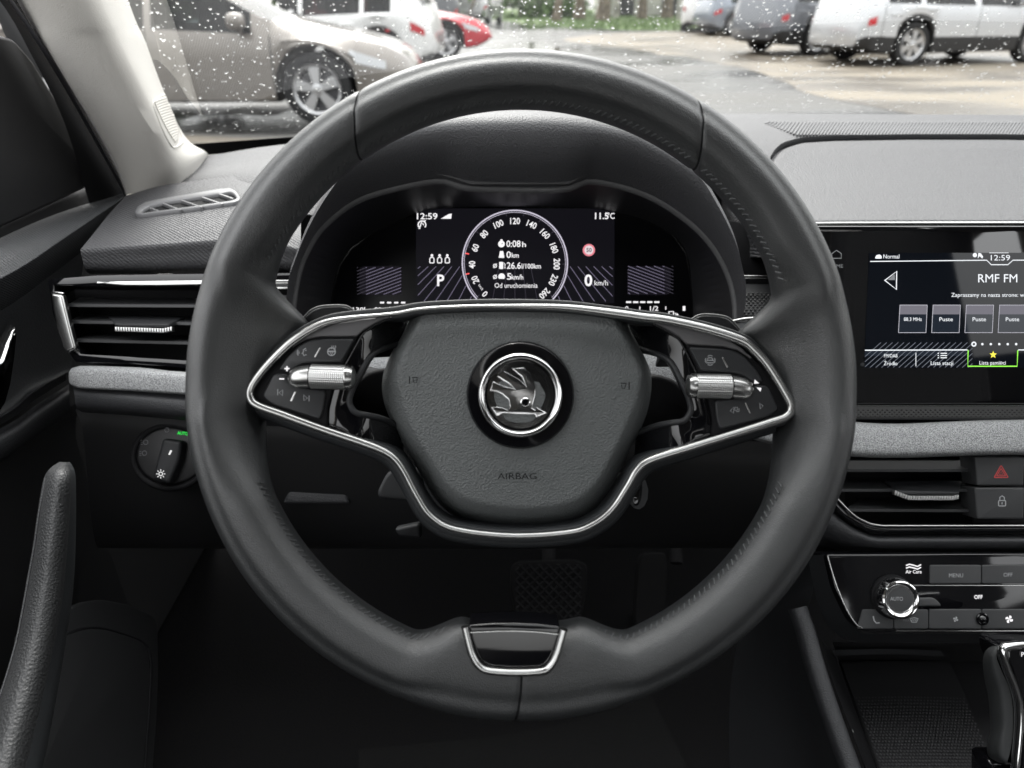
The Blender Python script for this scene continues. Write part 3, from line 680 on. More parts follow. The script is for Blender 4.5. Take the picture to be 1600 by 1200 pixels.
# top, right of the hood
obj('dash_top', patch(rows_px([
    [(820, 173, .905), (1130, 177.5, .90), (1400, 178.5, .89), (1700, 181, .88), (2200, 188, .87)],
    [(820, 181, .875), (1150, 186, .865), (1400, 188, .86), (1700, 190, .855), (2200, 196, .85)],
    [(820, 200, .80), (1120, 213, .79), (1400, 214, .785), (1700, 217, .78), (2200, 222, .78)],
    [(1090, 262, .74), (1150, 280, .69), (1330, 300, .66), (1700, 300, .66), (2200, 300, .66)],
    [(1130, 340, .72), (1170, 350, .66), (1330, 352, .60), (1700, 352, .60), (2200, 352, .60)],
    [(1150, 400, .70), (1180, 402, .66), (1330, 400, .63), (1700, 400, .63), (2200, 400, .63)]]), 60, 5), dash_m, dsh, 70)
# raised pad above the screen with rounded corner
pad = [(1204, 262), (1208, 246), (1222, 231), (1250, 222), (1300, 219), (1420, 217), (1560, 217), (1700, 219), (2050, 226), (2200, 235), (2250, 300), (2200, 346), (1700, 346), (1560, 346), (1420, 346), (1290, 347), (1230, 349), (1200, 320)]
def pad_d(y): return .775 - (y - 217) / 131 * .19
pts = [P(x, y, pad_d(y) - .009) for x, y in corners(pad, 10, 4)]
npad = (P(1400, 217, pad_d(217)) - P(1400, 346, pad_d(346))).cross(P(1500, 280, pad_d(280)) - P(1400, 280, pad_d(280))); npad = npad if npad.dot(N0) > 0 else -npad
obj('passenger_pad', plate(pts, npad, .03, .004, 4), dash_m, dsh, 50)
obj('pad_gap', sweep([P(x, y, pad_d(y) - .004) for x, y in corners([(q[0] + (-3 if q[0] < 1240 else 0), q[1] - 1.5) for q in pad[:9]], 10, 4)[6:-4]], npad, oval(.0008, .004, 8)), soft, dsh, 60)
# demister slot in front of the glass: a frame and its slats
dv = obj('demister_slot', patch(rows_px([[(1196, 192, .851), (1400, 192, .847), (1600, 193, .843), (1900, 196, .84)], [(1192, 203, .819), (1400, 204, .814), (1600, 205, .809), (1900, 207, .807)], [(1230, 212, .793), (1400, 212.5, .789), (1600, 213.5, .785), (1900, 216, .783)]]), 30, 3), mat('slot plastic', (.035, .035, .037), .6), dsh)
gs = []
for k in range(118):
    x = 1196 + k * 5.2; L_ = min(1, (x - 1188) / 60)
    a = P(x + 5 + 6 * L_, 191.5, .848); b = P(x - 3 * L_, 192 + 20.5 * L_, .848 - .061 * L_)
    gs.append(box((a + b) / 2 + V((0, 0, .0004)), (a - b) / 2, V((.00095, 0, 0)), V((0, 0, .0010))))
obj('slat', merge(*gs), mat('slat plastic', (.085, .085, .089), .5), dv, kind='stuff')
# left top with corner vent, then the face below it
obj('dash_top', patch(rows_px([
    [(318, 245, .935), (400, 231, .925), (480, 221, .915), (620, 200, .91), (820, 180, .90)],
    [(285, 268, .90), (400, 250, .86), (480, 240, .85), (620, 226, .84), (820, 215, .82)],
    [(255, 293, .85), (330, 277, .80), (430, 275, .76), (560, 280, .76), (820, 280, .76)],
    [(250, 330, .80), (330, 320, .75), (430, 330, .72), (560, 340, .72), (820, 340, .72)]]), 30, 5), dash_m, dsh, 70)
HUMP = [[(196, 306, .80), (250, 291, .795), (330, 279, .785), (380, 275, .78), (420, 279, .775), (470, 300, .76)],
        [(170, 335, .745), (250, 322, .735), (330, 310, .725), (380, 306, .72), (420, 312, .715), (470, 330, .71)],
        [(142, 370, .68), (250, 357, .67), (330, 349, .665), (380, 348, .66), (420, 352, .655), (470, 365, .65)],
        [(129, 386, .658), (250, 377, .65), (330, 371, .645), (380, 370, .64), (420, 374, .635), (470, 385, .635)],
        [(126, 391, .655), (250, 383, .646), (330, 377.5, .641), (380, 376, .637), (420, 380, .632), (470, 392, .632)],
        [(128, 402, .658), (250, 396, .650), (330, 392, .645), (380, 391, .64), (420, 395, .636), (470, 402, .636)],
        [(133, 421, .667), (250, 420, .660), (330, 418, .655), (380, 417, .65), (420, 418, .645), (470, 420, .645)],
        [(140, 428, .69), (250, 428, .685), (330, 426, .68), (380, 425, .68), (420, 425, .675), (470, 425, .675)]]
obj('corner_pad', patch(rows_px(HUMP), 36, 5), dash_m, dsh, 70)
def hump_d(x, y):                             # depth of the pad's top at a pixel
    best = None
    for r in HUMP[:4]:
        for a, b in zip(r, r[1:]):
            if a[0] <= x <= b[0]:
                t = (x - a[0]) / (b[0] - a[0]); q = (a[1] + (b[1] - a[1]) * t, a[2] + (b[2] - a[2]) * t); 
                if best and best[0] <= y <= q[0]: return best[1] + (q[1] - best[1]) * (y - best[0]) / (q[0] - best[0])
                best = q
    return best[1]
VO = [(213, 336), (217, 329), (228, 322), (250, 317), (345, 301), (362, 300), (370, 304), (377, 314), (376, 319), (366, 323), (300, 332), (222, 341), (214, 340)]
VI = [(222, 337), (226, 333), (236, 328), (255, 323), (345, 309), (360, 306), (366, 308), (372, 315), (369, 318), (362, 320), (300, 329), (228, 338.5), (223, 338.5)]
nv = (P(250, 322, .735) - P(330, 371, .645)).cross(P(420, 312, .715) - P(250, 322, .735)); nv = nv if nv.dot(N0) > 0 else -nv; nv.normalize()
PV = lambda pts, h=0: [P(x, y, hump_d(x, y)) + nv * h for x, y in pts]
vent = obj('corner_vent', frame_plate(PV([tuple(p[:2]) for p in corners([(x, y) for x, y in VO], 3)], .0042), PV([tuple(p[:2]) for p in corners(VI, 3)], .0042), nv, .004), mat('vent frame plastic', (.17, .17, .175), .4), dsh, 50)
obj('vent_duct', plate(PV(corners(VI, 3), .0012), nv, .001, .0002), black, vent)
for x0, y0, x1, y1 in ((236, 330.5, 252, 336.5), (257, 323.5, 285, 334.5), (286, 319, 318, 330), (318, 314, 350, 325), (345, 309, 366, 316.5)):
    a, b = PV([(x0, y0), (x1, y1)], .0022); s_ = (b - a).cross(nv).normalized()
    obj('slat', box((a + b) / 2, (b - a) / 2, s_ * .0008, nv * .0020), mat('vent frame plastic'), vent)

# side air vent, left
S_v = face(.635, 210, 500)
VB = [(84, 440), (330, 438), (470, 438), (470, 580), (330, 578), (215, 570), (120, 560), (100, 520), (84, 470)]
sv = obj('air_vent', plate(on(face(.675), corners(VB, 4)), N0, .004, .001), black, dsh)
obj('vent_surround', frame_plate(on(S_v, [(74, 436), (150, 430), (260, 428), (330, 427), (475, 426), (475, 584), (330, 584), (215, 576), (118, 566), (98, 540), (82, 490)]), on(S_v, [(84, 446), (150, 447), (260, 447), (330, 447), (462, 447), (462, 568), (330, 565), (215, 558), (125, 553), (104, 520), (88, 470)]), N0, .03), piano, sv, 50)
obj('vent_floor', patch([on(face(.632), [(180, 562), (250, 566), (330, 571), (470, 576)]), on(face(.628), [(190, 566), (250, 571), (330, 577), (470, 582)])], 12, 3), piano, sv)
obj('chrome_strip', slab(face(.630), corners([(150, 441), (180, 439.5), (250, 438.5), (330, 437.5), (470, 437), (470, 443.5), (330, 444.5), (250, 446), (195, 446), (168, 444)], 1.5), .003, .0008), satin, sv)
obj('chrome_cheek', plate(on(face(.629), corners([(79, 458), (97, 460), (104, 490), (112, 522), (118, 544), (104, 551), (97, 542), (88, 512), (82, 484)], 4, 4)), N0, .006, .0022, 4), satin, sv, 60)
obj('chrome_cheek', slab(face(.629), [(79, 455.5), (99, 457), (99, 459), (79, 457.5)], .002, .0003), chrome, sv)
for y0, y1, x0 in ((475, 477, 107), (501, 506, 110), (530, 538, 120)):
    a, b, c_, d_ = P(x0, y0, .640), P(470, y1, .632), P(x0 + 18, y0 - 10, .672), P(470, y1 - 9, .668)
    g = grid([[a, b], [c_, d_]]); th_ = UP * .0024
    obj('slat', ([a, b, c_, d_, a - th_, b - th_, c_ - th_, d_ - th_], [(0, 1, 3, 2), (4, 6, 7, 5), (0, 4, 5, 1), (2, 3, 7, 6), (0, 2, 6, 4), (1, 5, 7, 3)]), mat('vent slat plastic', (.035, .036, .038), .45), sv)
tb = obj('vent_tab', plate([P(x, y, d) for x, y, d in ((168, 492.5, .655), (287, 495, .65), (262, 508.5, .622), (180, 507.5, .624))], N0 + UP * .8, .004, .0012), soft, sv)
gs = []
S_t = face(.621)
for k in range(22):
    x = 179 + k * 4.1; y = 510.6 + .065 * 4.1 * k * .5 - max(0, k - 18) * 1.0
    gs.append(slab(S_t, [(x, y), (x + 3.7, y + .2), (x + 3.7, y + 7.2), (x, y + 7)], .004, .0007, 0, 2))
obj('knurled_bar', merge(*gs), knurl_m, tb, 30)

# fabric strip right across the dash
FT = [[(112, 575, .640), (118, 571.5, .636), (215, 574, .625), (330, 581, .615), (600, 558, .61), (1000, 552, .605), (1300, 654, .60), (1600, 655, .60), (2200, 655, .60)],
      [(108, 582, .632), (116, 578, .626), (215, 581, .615), (330, 588, .606), (600, 566, .60), (1000, 560, .595), (1300, 661, .585), (1600, 662, .585), (2200, 662, .585)],
      [(108, 596, .630), (116, 600, .624), (215, 604, .614), (330, 611, .605), (600, 625, .598), (1000, 640, .592), (1300, 697, .578), (1600, 698, .578), (2200, 698, .578)],
      [(112, 602, .632), (119, 606, .626), (215, 611, .617), (330, 618, .607), (600, 633, .60), (1000, 648, .595), (1300, 709, .582), (1600, 709, .582), (2200, 709, .582)],
      [(116, 604, .640), (124, 607, .636), (215, 612, .630), (330, 620, .62), (600, 634, .61), (1000, 650, .605), (1300, 711, .60), (1600, 711, .60), (2200, 711, .60)]]
obj('fabric_strip', patch(rows_px(FT), 80, 5), fabric, dsh, 60)
obj('under_strip_panel', patch(rows_px([
    [(114, 604, .636), (215, 611, .625), (330, 619, .616), (470, 628, .61)], [(116, 615, .628), (215, 623, .617), (330, 632, .608), (470, 640, .60)],
    [(119, 636, .632), (215, 644, .622), (330, 654, .612), (470, 662, .605)], [(128, 644, .65), (215, 650, .645), (330, 660, .64), (470, 668, .635)]]), 20, 5), softg, dsh, 60)
# studded insert left and right of the cluster with a thin chrome line; the left in pale fabric to look brightly lit
for a, b, yl in ((405, 462, 449), (1146, 1262, 432)):
    obj('studded_insert', patch(rows_px([[(a, yl + 12, .66), (b, yl + 12, .66)], [(a, yl + 28, .65), (b, yl + 26, .65)], [(a, yl + 60, .63), (b, yl + 58, .63)], [(a, yl + 110, .625), (b, yl + 108, .625)]]), 10, 4), fabric if a < 800 else soft, dsh, 60)
    if a > 800: obj('stud', studs(rows_px([[(a, yl + 24, .6505), (b, yl + 22, .6505)], [(a, yl + 60, .6295), (b, yl + 58, .6295)], [(a, yl + 84, .627), (b, yl + 82, .627)]]), 17, 13, .0012, .0010), softg, dsh, 60, kind='stuff')
    obj('chrome_strip', slab(face(.640), [(a, yl - 2), (b, yl - 2.5), (b, yl + 2), (a, yl + 3.5)], .003, .0006), satin, dsh)
    obj('dash_recess', slab(face(.665), [(a - 20, yl - 90), (b + 40, yl - 60), (b + 40, yl + 20), (a - 20, yl + 20)], .003, .0006), black, dsh)
# knee panel
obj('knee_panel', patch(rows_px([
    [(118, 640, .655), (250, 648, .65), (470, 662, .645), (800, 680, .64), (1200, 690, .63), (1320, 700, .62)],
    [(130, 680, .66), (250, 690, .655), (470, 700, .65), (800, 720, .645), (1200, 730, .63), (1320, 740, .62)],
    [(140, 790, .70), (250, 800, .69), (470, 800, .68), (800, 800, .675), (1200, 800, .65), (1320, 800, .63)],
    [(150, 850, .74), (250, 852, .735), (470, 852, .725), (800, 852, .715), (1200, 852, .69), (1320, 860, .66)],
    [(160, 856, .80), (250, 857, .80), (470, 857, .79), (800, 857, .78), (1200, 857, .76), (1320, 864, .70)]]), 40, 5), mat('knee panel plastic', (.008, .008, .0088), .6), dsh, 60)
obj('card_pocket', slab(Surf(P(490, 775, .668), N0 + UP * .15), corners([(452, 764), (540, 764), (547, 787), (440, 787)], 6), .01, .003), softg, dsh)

# ---- centre stack: ledge, vent, buttons
obj('ledge', patch(rows_px([[(1225, 634, .63), (1600, 634, .63), (2200, 634, .63)], [(1225, 641, .62), (1600, 641, .62), (2200, 641, .62)], [(1225, 655, .597), (1600, 656, .597), (2200, 656, .597)]]), 20, 4), soft, dsh)
obj('stud', studs(rows_px([[(1225, 638, .625), (1600, 638, .625), (1900, 638, .625)], [(1225, 654, .600), (1600, 655, .600), (1900, 655, .600)]]), 90, 4, .0011, .0009), softg, dsh, 60, kind='stuff')
S_cv = face(.588, 1450, 760)
cv = obj('air_vent', slab(face(.632), [(1240, 700), (1530, 700), (1530, 830), (1240, 830)], .004, .001), black, dsh)
for y0, y1 in ((733, 733), (764, 764), (795, 796)):
    a, b, c_, d_ = P(1292 + (y0 - 733) * .5, y0, .596), P(1517, y1, .596), P(1310 + (y0 - 733) * .5, y0 - 16, .63), P(1510, y1 - 16, .63); th_ = UP * .0022
    obj('slat', ([a, b, c_, d_, a - th_, b - th_, c_ - th_, d_ - th_], [(0, 1, 3, 2), (4, 6, 7, 5), (0, 4, 5, 1), (2, 3, 7, 6), (0, 2, 6, 4), (1, 5, 7, 3)]), mat('vent slat plastic'), cv)
tb = obj('vent_tab', plate([P(x, y, d) for x, y, d in ((1382, 751, .612), (1504, 751, .61), (1499, 771, .587), (1412, 771, .588), (1400, 768, .589))], N0 + UP * .8, .004, .0012), soft, cv)
gs = []; S_t = face(.586)
for k in range(25):
    x = 1398 + k * 4.05; y = 773.5 - max(0, 5 - k) * 1.4 - max(0, k - 22) * .8 + .15 * min(k, 8)
    gs.append(slab(S_t, [(x, y), (x + 3.65, y), (x + 3.65, y + 7.2), (x, y + 7.2)], .004, .0007, 0, 2))
obj('knurled_bar', merge(*gs), knurl_m, tb, 30)
obj('vent_sill', patch(rows_px([[(1268, 745, .60), (1300, 770, .60), (1330, 800, .60), (1368, 816, .60), (1420, 817, .60), (1700, 817, .60)], [(1264, 752, .586), (1298, 778, .586), (1328, 807, .586), (1366, 824, .586), (1420, 826, .586), (1700, 825, .586)], [(1262, 760, .590), (1296, 787, .590), (1326, 815, .590), (1364, 832, .590), (1420, 833, .590), (1700, 832, .590)]]), 50, 4), piano, cv, 60)
obj('chrome_strip', sweep(smooth(on(face(.5845), [(1300, 770), (1312, 783), (1332, 803), (1350, 814), (1372, 820.5), (1420, 821.5), (1700, 821)]), 6), N0, oval(.0007, .0009, 8)), satin, cv, 60)
for nm, y0, y1 in (('hazard_button', 714, 759), ('lock_button', 762, 811)):
    b_ = obj(nm, slab(face(.586), corners([(1523, y0), (1602, y0), (1600, y1), (1527, y1)], 2.5), .02, .0015), btn2, dsh)
    Sx = face(.586)
    if nm[0] == 'h':
        rm_ = mat('red print', (.62, .07, .07), .5)
        obj('symbol', merge(stroke(Sx, corners([(1564, 727), (1575, 746), (1553, 746)], 1.5), 1.5, .0002, True), stroke(Sx, corners([(1564, 732), (1571, 743.5), (1557, 743.5)], 1), 1.3, .0002, True), stroke(Sx, [(1564, 737), (1567, 741.5), (1561, 741.5)], 1, .0002, True)), rm_, b_, 180)
    else:
        obj('symbol', merge(stroke(Sx, rr(1560, 782, 1571, 790.5, 1.5), 1.6, .0002, True), stroke(Sx, [(1562, 781), (1562, 777), (1565.5, 774.7), (1569, 777), (1569, 781)], 1.6, .0002), stroke(Sx, [(1565.5, 784.5), (1565.5, 788)], 1.6, .0002)), print_m, b_, 180)
obj('stack_panel', slab(face(.60), [(1520, 705), (1700, 705), (1700, 818), (1520, 818)], .01, .001), black, dsh)
obj('lower_dash', patch(rows_px([[(1255, 750, .60), (1295, 785, .60), (1325, 815, .60), (1364, 833, .60), (1450, 834, .60), (2200, 834, .60)], [(1255, 765, .592), (1290, 800, .590), (1325, 826, .588), (1364, 842, .586), (1450, 843, .586), (2200, 843, .586)], [(1245, 800, .60), (1285, 830, .597), (1320, 846, .594), (1364, 856, .592), (1450, 857, .592), (2200, 857, .592)], [(1235, 830, .64), (1280, 852, .625), (1320, 860, .62), (1364, 865, .615), (1450, 866, .615), (2200, 866, .615)]]), 40, 5), softg, dsh, 60)

# ============================================================ TOUCHSCREEN
ts = thing('touchscreen', 'wide glossy black touchscreen showing a radio station list, upper right', 'touchscreen', P(1560, 490, .58))
S_s = face(.575, 1560, 490, 0, -13)
S_bd = Surf(S_s.p - S_s.n * .006, S_s.n)
body = obj('screen_body', slab(S_bd, corners([(1240, 348), (1900, 348), (1900, 636), (1240, 636)], 10), .016, .002), black, ts)
gl = obj('screen_glass', slab(S_s, corners([(1238, 353), (1902, 353), (1902, 631.5), (1238, 631.5)], 10), .006, .001), glass_black, ts)
obj('screen_edge', sweep(smooth(on(S_bd, [(1238, 350), (1330, 349), (1600, 348.5), (1900, 348.5)]), 4), N0, oval(.0012, .002, 8)), satin, ts, 60)
obj('screen_edge', sweep(smooth(on(S_bd, [(1238, 633.5), (1600, 633.5), (1900, 633.5)]), 4), N0, oval(.0006, .001, 8)), satin, ts, 60)
we = emat('screen white', (.93, .96, 1), .36); be = lambda n, c, s: emat(n, c, s)
def fl(pts, m, h=.0003, nm='screen_area', par=gl): return obj(nm, flat(S_s, pts, h), m, par, 180)
def sk(pts, wd, m, h=.0006, nm='symbol', cl=False): return obj(nm, stroke(S_s, pts, wd, h, cl), m, gl, 180)
deep = mat('screen blue', (.002, .002, .003), .03, emit=(.10, .15, .24, .008)); deep2 = mat('screen blue lit', (.002, .002, .003), .03, emit=(.22, .30, .44, .022))
def sx(y): return 1358 - (y - 408) * .05      # left edge of the lit area leans a little
fl([(1357.5, 395), (1775, 395), (1790, 575), (1350, 575)], deep)
TX = lambda s, x, y, c, al='CENTER', b=0, mw=None, m=None: text(S_s, s, x, y, c, m or we, gl, 'lettering', al, h=.0007, bold=b, wide=.9, maxw=mw)
sk([(1359, 408.4), (1541, 406.5), (1548, 413.5), (1574, 413.5), (1582, 406.5), (1770, 406)], 1.4, we, nm='status_line')
sk([(1545, 395), (1575, 395)], .8, we, nm='status_line')
TX('Normal', 1379, 400.5, 6.6, 'LEFT', 0, 25); TX('12:59', 1561, 402.5, 8.6, mw=30); TX('RMF FM', 1558, 434.5, 13, mw=61); TX('Zapraszamy na nasza strone: www.rmf.fm', 1485.5, 460.5, 6.2, 'LEFT', 0, 152)
obj('symbol', merge(flat(S_s, [(1367, 402), (1369, 398.5), (1374, 397.5), (1377, 400), (1377, 404), (1367, 404)], .0006)), we, gl, 180)
obj('symbol', merge(flat(S_s, circ(1522.5, 398.5, 3.4, 14), .0006), flat(S_s, [(1528, 395), (1532, 396), (1535.5, 401), (1534, 404), (1530, 400), (1527, 404)], .0006)), we, gl, 180)
sk([(1400.5, 424), (1382, 438), (1400, 452)], 2.4, we, cl=True); fl([(1397.5, 428), (1386, 437.5), (1398, 437.5)], be('arrow grey', (.5, .52, .55), .16), .0005)
for k, s in enumerate(('88.3 MHz', 'Puste', 'Puste', 'Puste', 'Puste')):
    x = 1404.5 + k * 51.8
    fl([(x + .8, 477), (x + 43, 477), (x + 42.4, 491), (x + .4, 491)], be('tile band', (.62, .60, .70), .10), .0005)
    fl([(x + .4, 491), (x + 42.4, 491), (x + 41, 519), (x - .8, 519)], deep2, .0005)
    sk([(x + 1, 476.5), (x + 43.5, 476.5), (x + 41.5, 519.5), (x - 1.3, 519.5)], 1.1, be('tile edge', (.75, .74, .82), .26), .0007, 'station_tile', True)
    TX(s, x + 21, 498.5, 6.2 if k else 5.6, mw=28 if k == 0 else 21)
for k in range(6):
    if k: fl(circ(1521 + k * 13.2, 537.5, 1.9, 10), we, .0006, 'page_dot')
    else: sk(circ(1521, 537.5, 3, 16), 2, we, nm='page_dot', cl=True)
gs = []
for k in range(34):
    x = 1350 + k * 9; a = (x + 26, 535); b = (x - 18, 574)
    s_ = clipx(a, b, 1351, 1519, 533, 574)
    if s_: gs.append(stroke(S_s, s_, .9, .0005))
obj('stripe_pattern', merge(*gs), be('screen stripes', (.55, .60, .70), .10), gl, 180)
fl([(1351, 547), (1511, 547), (1511, 556), (1350.6, 556)], deep2, .0004)
sk([(1351, 547), (1511, 546.5)], 1.6, we, nm='tab_line'); sk([(1590, 546.5), (1780, 546.5)], 1.6, we, nm='tab_line'); sk([(1430.5, 551), (1430.5, 572)], .9, we, nm='tab_line')
TX('FM/DAB', 1391, 555.5, 5.4, mw=21); TX('Źródło', 1391, 567.5, 5.8, mw=21); TX('Lista stacji', 1471, 567, 6, mw=35); TX('Lista pamięci', 1550, 566.5, 6, mw=41)
for y in (551.8, 555.3, 558.8): sk([(1469, y), (1479, y)], 1.3, we); sk([(1464.5, y), (1466.5, y)], 1.4, we)
sk([(1512, 547), (1511.5, 572), (1588.5, 572), (1589.5, 547)], 1.8, be('green frame', (.35, 1, .10), .36), nm='selected_tab')
fl([(1551 + (6 if k % 2 == 0 else 2.6) * math.sin(math.pi * k / 5), 554 - (6 if k % 2 == 0 else 2.6) * math.cos(math.pi * k / 5)) for k in range(10)], be('yellow star', (1, .85, .1), .4), .0007, 'symbol')
sk([(1299, 403.5), (1299, 396.5), (1306.5, 391), (1314, 396), (1314, 403.5)], 1.4, print_m, cl=True); TX('HOME', 1317, 415.5, 5.4, 'RIGHT', 0, 24, print_m)
obj('home_sensor', lathe(S_s.pt(1347.5, 569.5), N0, [(.0018, 0), (.0014, .0004), (0, .0005)], 16), soft, gl)

# ============================================================ CLIMATE PANEL
cp = thing('climate_panel', 'glossy black climate control panel with chrome ringed AUTO knob, lower right', 'climate panel', P(1450, 925, .56))
S_k = Surf(P(1450, 925, .575), N0 + UP * .10)
KP = [(1290, 866), (1296, 890), (1304, 920), (1318, 950), (1330, 972), (1342, 984), (1360, 988), (1900, 988), (1900, 864), (1500, 865)]
pn = obj('panel', slab(S_k, corners(KP, 6), .02, .0015), piano, cp)
obj('chrome_edge', sweep(smooth(on(S_k, [(1292, 868), (1299, 893), (1308, 920), (1322, 952), (1336, 974), (1346, 981)], .0008), 5), S_k.n, oval(.0007, .0009, 8)), satin, cp, 60)
obj('chrome_edge', sweep(on(S_k, [(1425, 914.5), (1900, 914)], .0004), S_k.n, oval(.0005, .0006, 6)), satin, cp, 60)
obj('chrome_edge', sweep(on(S_k, [(1400, 985.5), (1900, 985)], .0004), S_k.n, oval(.0005, .0006, 6)), satin, cp, 60)
def kb(nm, pts): return obj(nm, slab(S_k, corners(pts, 2.5), .003, .0006, .0012), btn2, cp)
b1 = kb('menu_button', [(1452, 882.5), (1531.8, 882.5), (1531.8, 911.5), (1451.5, 911.5)]); b2 = kb('off_button', [(1533.2, 882.5), (1612, 882), (1612, 911), (1533.2, 911.5)])
text(S_k, 'MENU', 1492, 898.5, 6.2, print_m, b1, h=.0015, maxw=22); text(S_k, 'OFF', 1573, 897.5, 6.2, print_m, b2, h=.0015, maxw=14)
text(S_k, 'OFF', 1528, 932.5, 6, white_e, pn, h=.0006, bold=.02, maxw=13); text(S_k, 'Air Care', 1427, 893, 5.4, white_e, pn, h=.0006, bold=.01, maxw=25)
for dy in (0, 4.2): obj('symbol', stroke(S_k, [(1415, 884.5 + dy - 1), (1420, 881.5 + dy), (1427, 883 + dy), (1433, 885 + dy), (1438.5, 882 + dy)], 2, .0006), white_e, pn, 180)
b3 = kb('seat_heat_button', [(1347, 952), (1394.6, 952), (1394.6, 982), (1338.5, 982)]); b4 = kb('windscreen_button', [(1396, 952), (1449.3, 952), (1449.3, 982), (1396, 982)])
b5 = kb('fan_button', [(1450.7, 951.5), (1532.4, 951.5), (1532.4, 982), (1450.7, 982)]); b6 = kb('fan_button', [(1533.8, 951.5), (1612, 951.5), (1612, 982), (1533.8, 982)])
obj('symbol', merge(stroke(S_k, [(1363, 962), (1364.5, 969), (1368, 973), (1373, 972.5)], 2, .0014)), print_m, b3, 180)
obj('symbol', merge(stroke(S_k, [(1420.5, 966), (1427, 964.5), (1433, 966), (1430.5, 971.5), (1423, 971.5)], 1.2, .0014, True), *[stroke(S_k, [(x, 966.5), (x - .8, 970)], 1, .0014) for x in (1424, 1427, 1430)]), print_m, b4, 180)
text(S_k, 'MAX', 1414.5, 968.5, 4, dim_print, b4, h=.0015, maxw=10)
for bb, x, r_, mm in ((b5, 1491.5, 3.4, print_m), (b6, 1575, 5, white_e)):
    obj('symbol', merge(*[flat(S_k, [(x, 967), (x + r_ * 1.2 * math.cos(R(a)), 967 + r_ * 1.2 * math.sin(R(a))), (x + r_ * 1.25 * math.cos(R(a + 30)), 967 + r_ * 1.25 * math.sin(R(a + 30))), (x + r_ * .9 * math.cos(R(a + 62)), 967 + r_ * .9 * math.sin(R(a + 62)))], .0014) for a in (0, 90, 180, 270)]), mm, bb, 180)
KC = S_k.pt(1394, 932, 0)
def kr(r): return r * .575 / FPX
kn = obj('knob', lathe(KC, S_k.n, [(kr(34), .0), (kr(34), .002), (kr(32), .0022), (kr(31), .003)], 48), black, cp)
prof = []
rows = []
axn = S_k.n; e1 = axn.cross(V((0, 0, 1))).normalized(); e2 = axn.cross(e1); seg = 96
kax = (axn * 1 + RT * -.0 + UP * -.0).normalized()
for r, h in ((30, .0025), (29.5, .008), (28.5, .0125)):
    rows.append([KC + kax * h + (e1 * math.cos(2 * math.pi * k / seg) + e2 * math.sin(2 * math.pi * k / seg)) * kr(r + (.7 if k % 2 else -.5)) for k in range(seg)])
obj('knob_grip', grid(rows, True), chrome, kn, 20)
obj('knob_ring', lathe(KC, kax, [(kr(28.6), .0125), (kr(28), .0135), (kr(26), .0141), (kr(22.5), .0132), (kr(21), .0122)], 64), chrome, kn)
obj('knob_face', lathe(KC, kax, [(kr(21.2), .0118), (kr(20.5), .0124), (kr(12), .0128), (0, .0129)], 48), btn2, kn)
text(Surf(KC + kax * .0131, kax), 'AUTO', 1401, 935.5, 6, print_m, kn, maxw=20, h=.0001)
obj('flap', slab(S_k, corners([(1428, 934), (1456, 933), (1464, 938), (1470, 947), (1428, 947)], 4), .004, .0012, .002), btn2, cp)
obj('sensor_ball', merge(lathe(S_k.pt(1533, 966.5), S_k.n, [(kr(9.5), .0), (kr(9.5), .0022), (kr(8), .0026), (kr(7), .0016)], 28), lathe(S_k.pt(1533, 966.5), S_k.n, [(kr(7), .0012), (kr(5), .0030), (kr(2.5), .0040), (0, .0043)], 20)), piano, cp)

# ============================================================ CENTRE CONSOLE
cc = thing('centre_console', 'black centre console with ribbed storage tray, bottom right corner', 'console', P(1420, 1100, .55))
obj('side_wall', patch(rows_px([[(1180, 850, .72), (1240, 865, .66), (1288, 868, .60)], [(1165, 930, .74), (1215, 945, .67), (1262, 960, .60)], [(1150, 1010, .76), (1225, 1035, .68), (1268, 1050, .60)], [(1140, 1100, .78), (1250, 1120, .68), (1296, 1140, .58)], [(1140, 1220, .78), (1270, 1220, .67), (1316, 1215, .56)]]), 14, 6), soft, cc, 60)
trim = [(1246, 950), (1258, 985), (1270, 1030), (1289, 1090), (1310, 1150), (1330, 1205), (1345, 1250)]
ct = resample(smooth([P(x, y, .597 - (y - 950) * .00018) for x, y in trim], 6), 30)
obj('side_trim', sweep(ct, N0, oval(.0068, .010, 12, .7)), softg, cc, 60)
obj('trim_line', sweep(resample(smooth([P(x, y, .586 - (y - 1040) * .00018) for x, y in ((1262, 1040), (1276, 1085), (1295, 1140), (1313, 1195), (1325, 1240))], 6), 20), N0, oval(.0005, .0007, 6)), dim_print, cc, 60)
obj('trim_line', sweep(resample(smooth([P(x, y, .565 - (y - 1140) * .0002) for x, y in ((1331, 1140), (1345, 1178), (1356, 1215))], 6), 14), N0, oval(.0005, .0007, 6)), satin, cc, 60)
obj('stack_side', patch(rows_px([[(1262, 868, .60), (1272, 920, .60), (1284, 960, .60), (1300, 985, .60), (1330, 1002, .60), (1420, 1004, .60), (2000, 1004, .60)], [(1291, 866, .58), (1302, 918, .58), (1317, 953, .58), (1330, 975, .58), (1350, 990, .58), (1420, 990, .58), (2000, 990, .58)]]), 30, 4), soft, cc, 60)
obj('tray', patch(rows_px([[(1300, 1003, .60), (1500, 1005, .60), (1700, 1005, .60)], [(1306, 1018, .66), (1480, 1018, .66), (1700, 1018, .66)], [(1310, 1032, .69), (1480, 1032, .69), (1700, 1032, .69)], [(1312, 1040, .69), (1480, 1040, .69), (1700, 1040, .69)], [(1345, 1130, .62), (1530, 1130, .62), (1700, 1130, .62)], [(1385, 1240, .55), (1560, 1240, .55), (1700, 1240, .55)]]), 20, 4), mat('tray plastic', (.008, .008, .009), .6), cc, 60)
